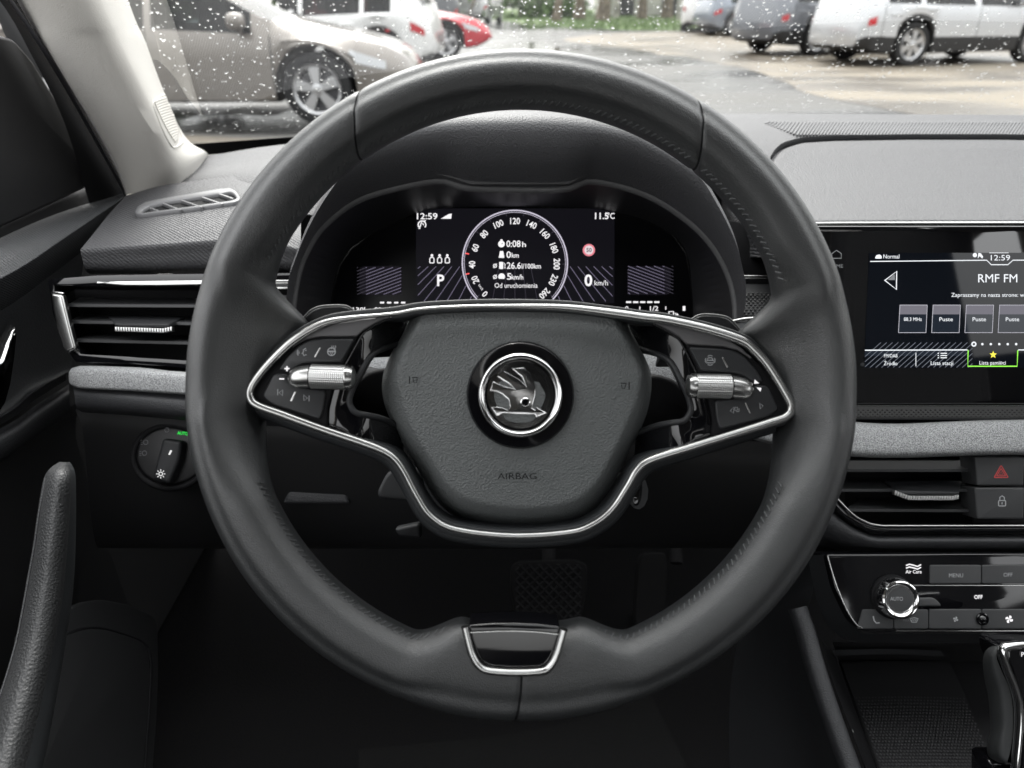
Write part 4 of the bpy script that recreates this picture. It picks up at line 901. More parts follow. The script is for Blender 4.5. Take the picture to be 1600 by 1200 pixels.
obj('tray_wall', patch(rows_px([[(1285, 1000, .59), (1300, 1060, .58), (1330, 1140, .56), (1360, 1220, .54)], [(1306, 1025, .68), (1322, 1070, .66), (1352, 1150, .61), (1382, 1230, .56)]]), 16, 3), black, cc, 60)
obj('tray_lip', patch(rows_px([[(1302, 1016, .625), (1390, 1014, .625), (1470, 1017, .625)], [(1304, 1025, .635), (1390, 1022, .635), (1476, 1026, .635)]]), 16, 3), softg, cc, 60)
obj('tray_mat', patch(rows_px([[(1314, 1036, .683), (1400, 1033, .683), (1484, 1036, .683)], [(1346, 1125, .621), (1440, 1124, .621), (1526, 1125, .621)], [(1384, 1225, .556), (1480, 1225, .556), (1562, 1225, .556)]]), 24, 6), mat('tray mat rubber', (.010, .010, .011), .6), cc, 60)
obj('stud', studs(rows_px([[(1318, 1042, .681), (1400, 1039, .681), (1482, 1042, .681)], [(1348, 1125, .6205), (1440, 1124, .6205), (1524, 1125, .6205)], [(1384, 1222, .5565), (1480, 1222, .5565), (1560, 1222, .5565)]]), 34, 36, .0010, .0006), mat('tray stud rubber', (.028, .028, .030), .5), cc, 60, kind='stuff')

gsel = thing('gear_selector', 'chrome framed automatic gear lever with black leather side, bottom right corner', 'gear lever', P(1580, 1200, .5))
GL = [[(1537, 1030), (1541, 1016), (1552, 1009), (1568, 1005), (1600, 1003), (1660, 1004)]]
left = [(1575, 1004), (1551, 1009), (1540, 1018), (1536, 1032), (1538, 1060), (1544, 1090), (1547, 1130), (1547, 1145), (1543, 1155), (1542, 1170), (1546, 1185), (1560, 1192), (1572, 1192)]
right = [(1580, 1008), (1566, 1011), (1558, 1017), (1558, 1030), (1566, 1050), (1577, 1075), (1582, 1100), (1583, 1130), (1582, 1150), (1580, 1165), (1577, 1180), (1574, 1190), (1574, 1193)]
obj('leather_side', patch([[P(x + 26, y + 2, .545) for x, y in left], [P(x, y, .525) for x, y in left], [P(a[0] * .55 + b[0] * .45, a[1] * .55 + b[1] * .45, .507) for a, b in zip(left, right)], [P(x, y, .503) for x, y in right]], 40, 5), mat('lever leather', (.035, .037, .038), .5, bump=('noise', 1200, .0002)), gsel, 70)
gc = [(1640, 1004), (1600, 1006.5), (1573, 1009), (1566, 1014), (1566, 1025), (1575, 1050), (1585, 1075), (1591, 1100), (1592, 1130), (1590, 1160), (1587, 1190), (1585, 1230)]
obj('chrome_frame', sweep(resample(smooth([P(x, y, .500) for x, y in gc], 6), 60), N0, oval(.0026, .0035, 12)), chrome, gsel, 60)
tp = obj('top_plate', plate(on(face(.501), corners([(1574, 1013), (1660, 1009), (1660, 1240), (1592, 1240), (1597, 1130), (1594, 1095), (1586, 1060), (1574, 1030)], 6)), N0, .03, .002), piano, gsel)
obj('base_collar', plate(on(face(.515), corners([(1546, 1190), (1600, 1188), (1660, 1190), (1660, 1260), (1546, 1260)], 5)), N0, .02, .004), piano, gsel)
text(face(.5005), 'P', 1597, 1022, 7, white_e, tp, h=.0005, bold=.01)

# ============================================================ LIGHT SWITCH, PEDALS, FLOOR, DOOR
ls = thing('light_switch', 'round black headlight switch with small lit symbols left of the wheel', 'light switch', P(263, 712, .655))
S_l = Surf(P(263, 712, .648), N0 + UP * .1)
dial = obj('dial', slab(S_l, circ(265, 712, 54, 48, 46), .02, .003), mat('switch plastic', (.005, .005, .006), .45), ls)
obj('dial_rim', sweep(on(S_l, circ(265, 714, 58, 48, 49), -.002), S_l.n, oval(.003, .003, 8), True), black, ls, 60)
kb_ = obj('rotary_bar', slab(S_l, corners([(262, 685), (292, 689), (288, 718), (272, 756), (246, 748), (254, 715)], 6), .010, .003, .010), soft, ls, 50)
obj('marker', slab(S_l, corners([(274.5, 703.5), (277.5, 704), (274, 711), (271.5, 710.5)], 1), .0004, .0001, .0106), emat('dim white', (1, 1, 1), .28), kb_)
text(S_l, 'AUTO', 286, 677, 5, emat('green glow', (.05, 1, .12), .3), dial, h=.0004, maxw=17, rot=6, bold=.02)
for cx, cy_ in ((225, 691), (223, 708)): obj('symbol', merge(stroke(S_l, arc(cx + 3, cy_, 3.6, 0, 360, 12), 1, .0004), *[stroke(S_l, [(cx - 5, cy_ - 3 + 3 * k), (cx - 2, cy_ - 2.5 + 3 * k)], 1, .0004) for k in range(3)]), dim_print, dial, 180)
obj('symbol', stroke(S_l, arc(261, 672, 3.4, 0, 360, 12), .9, .0004), dim_print, dial, 180)
obj('symbol', merge(stroke(S_l, arc(260, 740, 2.8, 0, 360, 14), 1.4, .0105), *[stroke(S_l, [(260 + 4.6 * math.cos(R(a)), 740 + 4.6 * math.sin(R(a))), (260 + 7 * math.cos(R(a)), 740 + 7 * math.sin(R(a)))], 1.3, .0105) for a in range(0, 360, 45)]), emat('dim white', (1, 1, 1), .28), dial, 180)

for nm, lab, pts, d in (('brake_pedal', 'wide dark brake pedal with crisscross rubber below the wheel hub', [(798, 884), (812, 876), (900, 874), (918, 882), (916, 930), (908, 965), (896, 984), (822, 986), (806, 968), (797, 920)], .97), ('accelerator_pedal', 'narrow dark accelerator pedal to the right of the brake pedal', [(1000, 868), (1012, 862), (1040, 863), (1044, 880), (1040, 950), (1034, 990), (1000, 992), (992, 970), (996, 900)], .99)):
    t = thing(nm, lab, 'pedal', P(pts[0][0] + 30, 930, d)); S_b = Surf(P(pts[0][0] + 40, 930, d), N0 + UP * .25)
    obj('pedal_pad', slab(S_b, corners(pts, 8), .02, .003), rubber, t)
    if nm[0] == 'b':
        gs = []
        for k in range(-8, 9):
            for sg in (1, -1):
                s_ = clipx((858 + k * 15 - 80, 930 + 80 * sg), (858 + k * 15 + 80, 930 - 80 * sg), 806, 908, 882, 974)
                if s_: gs.append(sweep(on(S_b, s_, .0008), S_b.n, oval(.0017, .0012, 6)))
        obj('tread', merge(*gs), mat('tread rubber', (.008, .008, .009), .7, spec=.2), t, 60)
    obj('pedal_arm', sweep([S_b.pt(pts[0][0] + 60, 880, -.012), S_b.pt(pts[0][0] + 62, 820, -.03), S_b.pt(pts[0][0] + 62, 720, -.05)], S_b.n, oval(.009, .006, 8)), black, t, 60)

cab = thing('car_cabin', 'dark carpeted footwell and cabin shell around the driver', 'car cabin', (.37, 0, .33))
dark = mat('cabin lining', (.02, .02, .021), .8); head = mat('headliner cloth', (.5, .48, .45), .9, spec=.2)
obj('floor_carpet', rbox((.37, -.2, .31), (.88, 1.5, .02), .01), carpet, cab)
obj('firewall', grid([[V((-.5, 1.14, .33)), V((.37, 1.14, .33)), V((1.24, 1.14, .33))], [V((-.5, 1.02, .60)), V((.37, 1.02, .60)), V((1.24, 1.02, .60))], [V((-.5, 1.05, .90)), V((.37, 1.05, .90)), V((1.24, 1.05, .90))]]), carpet, cab, 60)
def roofp(x, y): u = (x - .37) / .74; return V((x, y, 1.40 + .03 * math.exp(-((y + .3) / .5) ** 2) - .035 * (2 * u) ** 2 / 4 * 4 * .9))
for xa, xb, ya, yb in ((-.37, 1.11, .34, .10), (-.37, 1.11, -.95, -1.72), (-.37, -.02, .10, -.95), (.76, 1.11, .10, -.95)):
    obj('headliner', grid([[roofp(xa + (xb - xa) * k / 10, ya + (yb - ya) * q / 8) for k in range(11)] for q in range(9)]), head, cab, 60)
obj('added_roof_glass', grid([[roofp(-.02 + .78 * k / 8, .10 - 1.05 * q / 8) + V((0, 0, .015)) for k in range(9)] for q in range(9)]), glassmat('added roof glass', (.75, .77, .77), 1), cab, 180)  # glass roof added, out of view, to light the hub and rim from above
obj('rear_wall', rbox((.37, -1.72, .62), (.88, .02, .30), .01), dark, cab)
obj('side_lining', rbox((1.23, -.36, .64), (.02, 1.34, .30), .01), dark, cab)
obj('side_lining', rbox((-.50, -.38, .62), (.02, 1.34, .29), .01), dark, cab)
for x in (-.44, 1.18): obj('centre_pillar', sweep([V((x, -.36, .95)), V((x + (.03 if x < 0 else -.03), -.40, 1.2)), V((x + (.07 if x < 0 else -.07), -.44, 1.385))], V((1, 0, 0)), oval(.085, .022, 12, .7)), beige2, cab, 60)
obj('far_pillar', sweep([V((1.17, .86, .94)), V((1.14, .60, 1.15)), V((1.10, .33, 1.37))], V((1, 0, 0)), oval(.05, .03, 12, .8)), beige, cab, 60)
obj('mat_edge', patch(rows_px([[(560, 1090, .93), (820, 1080, .93), (1010, 1070, .93)], [(560, 1230, .80), (820, 1230, .80), (1090, 1230, .80)]]), 20, 3), mat('floor mat rubber', (.005, .0052, .0055), .9, spec=.15, bump=('noise', 300, .001)), cab, 60)
seat = thing('passenger_seat', 'black cloth passenger seat behind the dashboard', 'seat', (.66, -.25, .35))
obj('seat_base', rbox((.66, -.02, .52), (.25, .26, .10), .06), dark, seat, 60)
g = rbox((0, 0, 0), (.24, .07, .33), .06); M_ = Matrix.Translation((.66, -.36, .92)) @ Matrix.Rotation(R(16), 4, 'X')
obj('backrest', ([M_ @ v for v in g[0]], g[1]), dark, seat, 60)
g = rbox((0, 0, 0), (.13, .045, .09), .04); M_ = Matrix.Translation((.66, -.46, 1.30)) @ Matrix.Rotation(R(10), 4, 'X'); obj('headrest', ([M_ @ v for v in g[0]], g[1]), dark, seat, 60)

# windscreen pillar
pil = thing('windscreen_pillar', 'pale beige cloth windscreen pillar with ribbed vent, upper left', 'pillar trim', P(270, 260, .88))
def prow(L, M1, M2, R2): return [P(*L), P(*M1), P(*M2), P(*R2)]
PR = [[(-190, -400, .49), (-120, -400, .475), (-40, -400, .50), (60, -400, .60)],
      [(27, 0, .655), (80, 0, .628), (150, 0, .640), (200, 0, .74)],
      [(62, 62, .685), (112, 62, .660), (178, 62, .668), (226, 62, .77)],
      [(100, 125, .72), (150, 125, .695), (210, 125, .70), (249, 125, .80)],
      [(143, 195, .765), (190, 195, .738), (245, 195, .742), (277, 192, .85)],
      [(168, 240, .795), (210, 238, .768), (262, 232, .772), (297, 222, .89)],
      [(186, 275, .815), (222, 270, .79), (275, 262, .80), (320, 236, .925)],
      [(196, 304, .828), (228, 300, .81), (280, 289, .83), (327, 243, .945)]]
prs = []
for r in rows_px(PR): prs.append(resample(smooth([r[0] + (r[0] - r[1]) * .02 + FW * .03] + r, 8), 20))
cols = [smooth([q[i] for q in prs], 6) for i in range(20)]
obj('pillar_skin', grid([[cols[i][k] for i in range(20)] for k in range(len(cols[0]))]), beige, pil, 60)
from mathutils.bvhtree import BVHTree
_pg = grid([[cols[i][k] for i in range(20)] for k in range(len(cols[0]))]); _bv = BVHTree.FromPolygons([tuple(v) for v in _pg[0]], _pg[1])
def onp(x, y, h=0):
    for s_ in range(12):
        r = (P(x - 1.5 * s_, y, 1) - CAM).normalized(); q = _bv.ray_cast(CAM, r, 3)
        if q[0] and q[1].angle(r) != 0 and abs(q[1].dot(r)) > .12: break
    return (q[0] if q[0] else P(x, y, .78)) - r * h
for k in range(17):
    t = k / 16; y0 = 159 + t * 62; x0 = 240.5 + t * 26 + (t ** 3) * 6; x1 = 262 + t * 20.5; y1 = y0 - 7 + t * 2
    d0 = .715 + t * .045; d1 = .762 + t * .055
    if t > .8: x1 -= (t - .8) * 30
    obj('rib', sweep([onp(x0 + (x1 - x0) * q / 5, y0 + (y1 - y0) * q / 5 - math.sin(math.pi * q / 5), .0006) for q in range(6)], N0, oval(.0009, .0016, 8)), beige2, pil, 60)
vo = [(239, 162, .705), (248, 152, .72), (262, 149, .755), (270, 172, .775), (279, 200, .80), (285, 217, .815), (284, 223, .815), (274, 230, .775), (266, 226, .762), (255, 205, .745), (246, 182, .725)]
obj('vent_edge', sweep([onp(p.x, p.y, .0004) for p in smooth([V((x, y, 0)) for x, y, d in vo], 4, True)], N0, oval(.0008, .0010, 6), True), beige2, pil, 60)

door = thing('drivers_door', 'dark grained driver door with chrome handle and leather pull, left edge', 'door', (-.46, .5, .6))
def prx(rs): return [[PX(*q) for q in r] for r in rs]
frame_m = mat('door frame black', (.012, .012, .013), .5)
obj('window_frame', patch(prx([[(-60, -100, -.455), (20, 10, -.455), (90, 120, -.455), (150, 225, -.455), (192, 300, -.455), (205, 330, -.455)], [(-52, -100, -.435), (27, 10, -.435), (97, 120, -.435), (156, 225, -.435), (196, 300, -.435), (208, 330, -.435)]]), 20, 3), mat('door seal rubber', (.03, .03, .034), .5), door, 60)
obj('window_frame', patch(prx([[(-80, -100, -.462), (6, 10, -.462), (48, 84, -.462), (100, 190, -.462), (140, 320, -.462)], [(-40, -100, -.458), (36, 10, -.458), (104, 120, -.458), (164, 225, -.458), (212, 310, -.458)]]), 20, 3), black, door, 60)
obj('frame_trim', patch(prx([[(-120, -80, -.47), (-20, 0, -.47), (10, 60, -.47), (40, 110, -.47)], [(-75, -80, -.468), (4, 0, -.468), (42, 62, -.468), (80, 125, -.468)]]), 12, 3), mat('grey frame trim', (.16, .165, .17), .5), door, 60)
obj('mirror_triangle', plate([PX(x, y, -.466) for x, y in corners([(-60, 46), (-20, 50), (22, 60), (50, 92), (78, 138), (130, 225), (150, 268), (140, 292), (60, 330), (-60, 385)], 8)], V((1, 0, 0)), .02, .004), frame_m, door, 50)
obj('belt_rail', patch(prx([[(-260, 500, -.462), (0, 372, -.462), (100, 330, -.462), (192, 303, -.462)], [(-260, 525, -.425), (0, 400, -.425), (100, 347, -.428), (194, 305, -.432)], [(-260, 545, -.412), (0, 430, -.410), (100, 368, -.413), (193, 309, -.422)], [(-260, 556, -.412), (0, 440, -.410), (100, 377, -.414), (190, 314, -.424)], [(-260, 600, -.430), (0, 462, -.428), (100, 396, -.428), (165, 352, -.430)], [(-260, 640, -.452), (0, 488, -.448), (80, 430, -.446), (135, 388, -.444)]]), 24, 6), dash_d, door, 60)
obj('upper_panel', patch(prx([[(-260, 640, -.45), (0, 486, -.447), (70, 438, -.446), (135, 386, -.445)], [(-260, 690, -.455), (0, 560, -.452), (60, 505, -.452), (122, 470, -.452)], [(-260, 760, -.452), (0, 640, -.450), (50, 600, -.450), (112, 572, -.450)], [(-260, 775, -.440), (0, 652, -.438), (50, 614, -.438), (104, 582, -.440)], [(-260, 790, -.450), (0, 664, -.448), (50, 628, -.448), (104, 594, -.449)]]), 24, 6), softg, door, 60)
obj('lower_ledge', patch(prx([[(-260, 800, -.455), (0, 670, -.452), (55, 634, -.452), (108, 600, -.452)], [(-260, 815, -.442), (0, 687, -.440), (55, 650, -.440), (108, 614, -.441)], [(-260, 850, -.445), (0, 714, -.443), (55, 675, -.443), (110, 636, -.444)], [(-260, 860, -.46), (0, 722, -.46), (55, 684, -.46), (112, 645, -.46)]]), 24, 5), softg, door, 60)
obj('door_skin', patch(prx([[(-400, 840, -.462), (0, 715, -.462), (118, 630, -.462), (130, 622, -.466)], [(-400, 1000, -.465), (0, 850, -.465), (118, 760, -.465), (135, 750, -.468)], [(-400, 1300, -.465), (0, 1250, -.465), (118, 1220, -.465), (300, 1220, -.465)]]), 16, 4), mat('door pocket plastic', (.012, .012, .013), .6), door, 60)
hp = [(-2, 562), (6, 538), (16, 518), (24, 510.5), (27.5, 512), (28, 528), (25, 558), (19, 600), (10, 632), (0, 646), (-14, 650), (-14, 575)]
hd = obj('door_handle', plate([PX(x, y, -.432) for x, y in corners(hp, 3)], V((.75, -.6, .1)), .012, .004, 4), chrome, door, 50)
PL = [(722, 92, 98, 104, 109, .47), (728, 83, 90, 104, 113, .462), (745, 72, 80, 108, 118, .455), (800, 62, 70, 104, 119, .45), (850, 55, 63, 99, 118, .446), (900, 46, 55, 94, 116, .442), (950, 37, 46, 87, 111, .436), (1000, 27, 36, 77, 103, .428), (1050, 13, 23, 65, 95, .418), (1100, -3, 8, 52, 86, .407), (1200, -32, -20, 26, 66, .385), (1300, -62, -48, -4, 40, .36)]
q_ = lambda k: .02 if k == 0 else (.006 if k == 1 else 0)
obj('pull_strap', patch([[P(a - 4, y + 4, d + .03), P(a, y, d + .010 + q_(i)), P(b_, y, d + .001 + q_(i)), P((b_ + e) / 2, y, d - .0025 + q_(i)), P(e, y, d + .003 + q_(i)), P(e + (f_ - e) * .35, y, d + .010 + q_(i))] for i, (y, a, b_, e, f_, d) in enumerate(PL)], 22, 6), mat('pull leather', (.034, .035, .036), .46, bump=('voronoi', 700, .0004)), door, 70)
obj('pull_side', patch([[P(e + (f_ - e) * .3, y, d + .0095 + q_(i)), P(f_ - 3, y, d + .020 + q_(i)), P(f_, y, d + .034 + q_(i)), P(f_ - 6, y + 4, d + .09)] for i, (y, a, b_, e, f_, d) in enumerate(PL)], 16, 6), leather_dark, door, 70)
obj('pull_piping', sweep(resample(smooth([P(a, y, d + .009) for y, a, b_, e, f_, d in PL[2:]], 6), 50), N0, oval(.0008, .001, 6)), softg, door, 60)
_a, _b, _c = P(60, 985, .60), P(248, 972, .75), P(238, 1230, .65); S_kp = Surf(_a, (_b - _a).cross(_c - _a) if (_b - _a).cross(_c - _a).dot(N0) > 0 else (_c - _a).cross(_b - _a))
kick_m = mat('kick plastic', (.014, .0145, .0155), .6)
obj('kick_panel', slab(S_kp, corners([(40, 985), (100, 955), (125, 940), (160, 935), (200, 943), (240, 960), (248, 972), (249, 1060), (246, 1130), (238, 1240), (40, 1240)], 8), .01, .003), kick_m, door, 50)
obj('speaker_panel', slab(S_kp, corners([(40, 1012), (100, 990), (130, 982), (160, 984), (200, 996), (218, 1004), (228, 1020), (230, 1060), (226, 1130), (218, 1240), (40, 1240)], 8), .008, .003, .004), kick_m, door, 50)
obj('panel_groove', sweep(smooth(on(S_kp, [(98, 994), (130, 984), (160, 985), (200, 997), (220, 1007), (230, 1024), (231, 1060), (227, 1130), (219, 1240)], .002), 5), S_kp.n, oval(.0016, .0022, 8)), black, door, 60)


# ============================================================ WINDSCREEN AND RAIN
ws = thing('windscreen', 'wet sloping windscreen covered in raindrops', 'windscreen', (.37, 1.0, .95))
def wpt(u, v):                                # u across 0..1 left to right, v up 0..1
    x = -.46 + 1.66 * u; k = (2 * u - 1) ** 2
    y0 = 1.075 - .10 * k; z0 = .945 - .018 * k
    y1 = .40 - .05 * k; z1 = 1.392 - .03 * k
    xs = .37 + (x - .37) * (1 - .12 * v)
    return V((xs, y0 + (y1 - y0) * v, z0 + (z1 - z0) * v + .03 * math.sin(math.pi * v)))
wglass = glassmat('windscreen glass', (.97, .985, .975), .22)
obj('glass', grid([[wpt(u / 24, v / 12) for u in range(25)] for v in range(13)]), wglass, ws, 180)
obj('frit_band', grid([[wpt(u / 40, v) + V((0, -.003, -.004)) for u in range(41)] for v in (-.02, .0, .014 )]), mat('frit black', (.02, .02, .021), .5), ws, 180)
drop_m = bpy.data.materials.new('rainwater'); drop_m.use_nodes = True
_n = drop_m.node_tree.nodes; _L = drop_m.node_tree.links; _n.clear()
_o = _n.new('ShaderNodeOutputMaterial'); _g = _n.new('ShaderNodeBsdfGlass'); _g.inputs['IOR'].default_value = 1.33; _g.inputs['Roughness'].default_value = 0
_t = _n.new('ShaderNodeBsdfTransparent'); _m = _n.new('ShaderNodeMixShader'); _m.inputs[0].default_value = .42
_L.new(_t.outputs[0], _m.inputs[1]); _L.new(_g.outputs[0], _m.inputs[2]); _L.new(_m.outputs[0], _o.inputs[0])
def drops(n, rnd):
    vs, fs = [], []
    for _ in range(n):
        u = rnd.uniform(.02, .98); v = rnd.uniform(.03, .95)
        if u < .22 and rnd.random() < .25: continue
        p = wpt(u, v); eu = (wpt(u + .01, v) - p).normalized(); ev = (wpt(u, v + .01) - p).normalized(); n_ = eu.cross(ev).normalized()
        if n_.z < 0: n_ = -n_
        r = rnd.choice((.0007, .0009, .0011, .0013, .0015, .0018, .0022)) * rnd.uniform(.42, .85); hh_ = rnd.uniform(.13, .36); sy = rnd.uniform(.95, 1.7); ang = rnd.uniform(-.5, .5)
        a, b = eu * math.cos(ang) + ev * math.sin(ang), ev * math.cos(ang) - eu * math.sin(ang); k0 = len(vs); p = p + n_ * .0001
        for q in (0, .38, .72):
            ph = q * math.pi / 2
            for t in range(8):
                th = 2 * math.pi * t / 8
                vs.append(p + (a * math.cos(th) + b * math.sin(th) * sy) * (r * math.cos(ph)) + n_ * (r * hh_ * math.sin(ph)))
        vs.append(p + n_ * r * hh_)
        for i in range(2):
            for t in range(8): fs.append((k0 + i * 8 + t, k0 + i * 8 + (t + 1) % 8, k0 + (i + 1) * 8 + (t + 1) % 8, k0 + (i + 1) * 8 + t))
        for t in range(8): fs.append((k0 + 16 + t, k0 + 16 + (t + 1) % 8, k0 + 24))
        fs.append(tuple(k0 + t for t in range(7, -1, -1)))
    return vs, fs
obj('raindrops', drops(19000, random.Random(3)), drop_m, ws, 180, kind='stuff')

# ============================================================ CAR PARK
def noisemix(name, c0, c1, sc, r0, r1, lo=.45, hi=.6, bumpd=.01, bsc=18, spec=.5):
    m = mat(name, c0, .5, spec=spec); n = m.node_tree.nodes; L = m.node_tree.links; b = n['Principled BSDF']
    tc = n.new('ShaderNodeTexCoord'); t = n.new('ShaderNodeTexNoise'); t.inputs['Scale'].default_value = sc; t.inputs['Detail'].default_value = 6
    mp = n.new('ShaderNodeMapping'); mp.inputs['Scale'].default_value = (.4, 1, 1); L.new(tc.outputs['Object'], mp.inputs[0]); L.new(mp.outputs[0], t.inputs['Vector']); r = n.new('ShaderNodeMapRange'); r.inputs[1].default_value = lo; r.inputs[2].default_value = hi
    L.new(t.outputs['Fac'], r.inputs[0]); mx = n.new('ShaderNodeMix'); mx.data_type = 'RGBA'
    mx.inputs[6].default_value = (*c0, 1); mx.inputs[7].default_value = (*c1, 1); L.new(r.outputs[0], mx.inputs[0]); L.new(mx.outputs[2], b.inputs['Base Color'])
    r2 = n.new('ShaderNodeMapRange'); r2.inputs[3].default_value = r0; r2.inputs[4].default_value = r1; L.new(r.outputs[0], r2.inputs[0]); L.new(r2.outputs[0], b.inputs['Roughness'])
    t2 = n.new('ShaderNodeTexNoise'); t2.inputs['Scale'].default_value = bsc; t2.inputs['Detail'].default_value = 4; L.new(tc.outputs['Object'], t2.inputs['Vector'])
    bp = n.new('ShaderNodeBump'); bp.inputs['Distance'].default_value = bumpd; L.new(t2.outputs['Fac'], bp.inputs['Height']); L.new(bp.outputs[0], b.inputs['Normal'])
    return m
asphalt = noisemix('wet asphalt', (.03, .03, .03), (.10, .097, .09), .6, .16, .6, .42, .58, bumpd=.008)
sand = noisemix('wet sandy gravel', (.105, .088, .068), (.25, .218, .172), .9, .28, .75, .42, .57, bumpd=.02)
water = noisemix('puddle water', (.03, .03, .03), (.05, .048, .045), .8, .03, .12, bumpd=.004, bsc=9)
grass_m = noisemix('lawn', (.07, .13, .025), (.12, .17, .04), 1.2, .7, .8, bumpd=.03)
def sheet(name, pts, z, m, kind='structure'):
    vs = [V((p[0], p[1], z)) for p in pts]; return obj(name, (vs, fill(vs, list(range(len(vs))))), m, None, 180, kind=kind)
obj('ground', ([V((-400, -200, 0)), V((400, -200, 0)), V((400, 500, 0)), V((-400, 500, 0))], [(0, 1, 2, 3)]), asphalt, None, 180, kind='structure')
def gxy(x, y): p = GROUND.pt(x, y); return (p.x, p.y)
def wob(pts, amp, n=5, seed=1):
    q = smooth([V((*p, 0)) for p in pts], n, True); return [(p.x + amp * noise.noise(p * .9 + V((seed, 0, 0))), p.y + amp * noise.noise(p * .9 + V((0, seed, 5)))) for p in q]
sheet('sandy_lot', wob([gxy(880, 62), gxy(960, 74), gxy(1060, 88), gxy(1160, 106), gxy(1250, 138), gxy(1340, 166), gxy(1460, 186), (6, 4.5), (22, 4), (40, 20), (40, 34), (20, 34), gxy(1250, 46), gxy(1080, 49), gxy(960, 52)], .25), .004, sand)
sheet('sandy_lot', wob([gxy(290, 213), gxy(400, 217), gxy(470, 217), gxy(560, 222), gxy(560, 226), gxy(400, 226), gxy(280, 222)], .05), .004, sand)
for i, pts in enumerate(([gxy(300, 184), gxy(360, 180), gxy(430, 182), gxy(470, 172), gxy(486, 186), gxy(455, 207), gxy(390, 209), gxy(320, 208), gxy(270, 200)], [gxy(770, 78), gxy(810, 66), gxy(860, 70), gxy(880, 88), gxy(850, 100), gxy(780, 98)], [gxy(760, 22), gxy(800, 17), gxy(840, 18), gxy(868, 32), gxy(860, 42), gxy(800, 48), gxy(765, 40)])):
    sheet('puddle', wob(pts, .12, 5, i), .008, water)
verge = sheet('grass_verge', wob([gxy(820, 38), gxy(900, 44), gxy(1000, 48), gxy(1100, 47), gxy(1200, 44), (22, 40), (24, 75), (-8, 75), (-3, 52)], .4), .012, grass_m)
rnd = random.Random(5); vs, fs = [], []
for _ in range(9000):
    y = rnd.uniform(29, 62); x = rnd.uniform(-2, 20) * (y / 45); k = len(vs); h = rnd.uniform(.05, .16); a = rnd.uniform(0, 6.28)
    if x < .6 and y < 40: continue
    d = V((math.cos(a), math.sin(a), 0)) * .03; p = V((x, y, .012)); vs += [p - d, p + d, p + V((rnd.uniform(-.05, .05), rnd.uniform(-.05, .05), h))]; fs.append((k, k + 1, k + 2))
obj('grass', (vs, fs), mat('grass blades', (.08, .14, .03), .6), None, 180, kind='stuff')

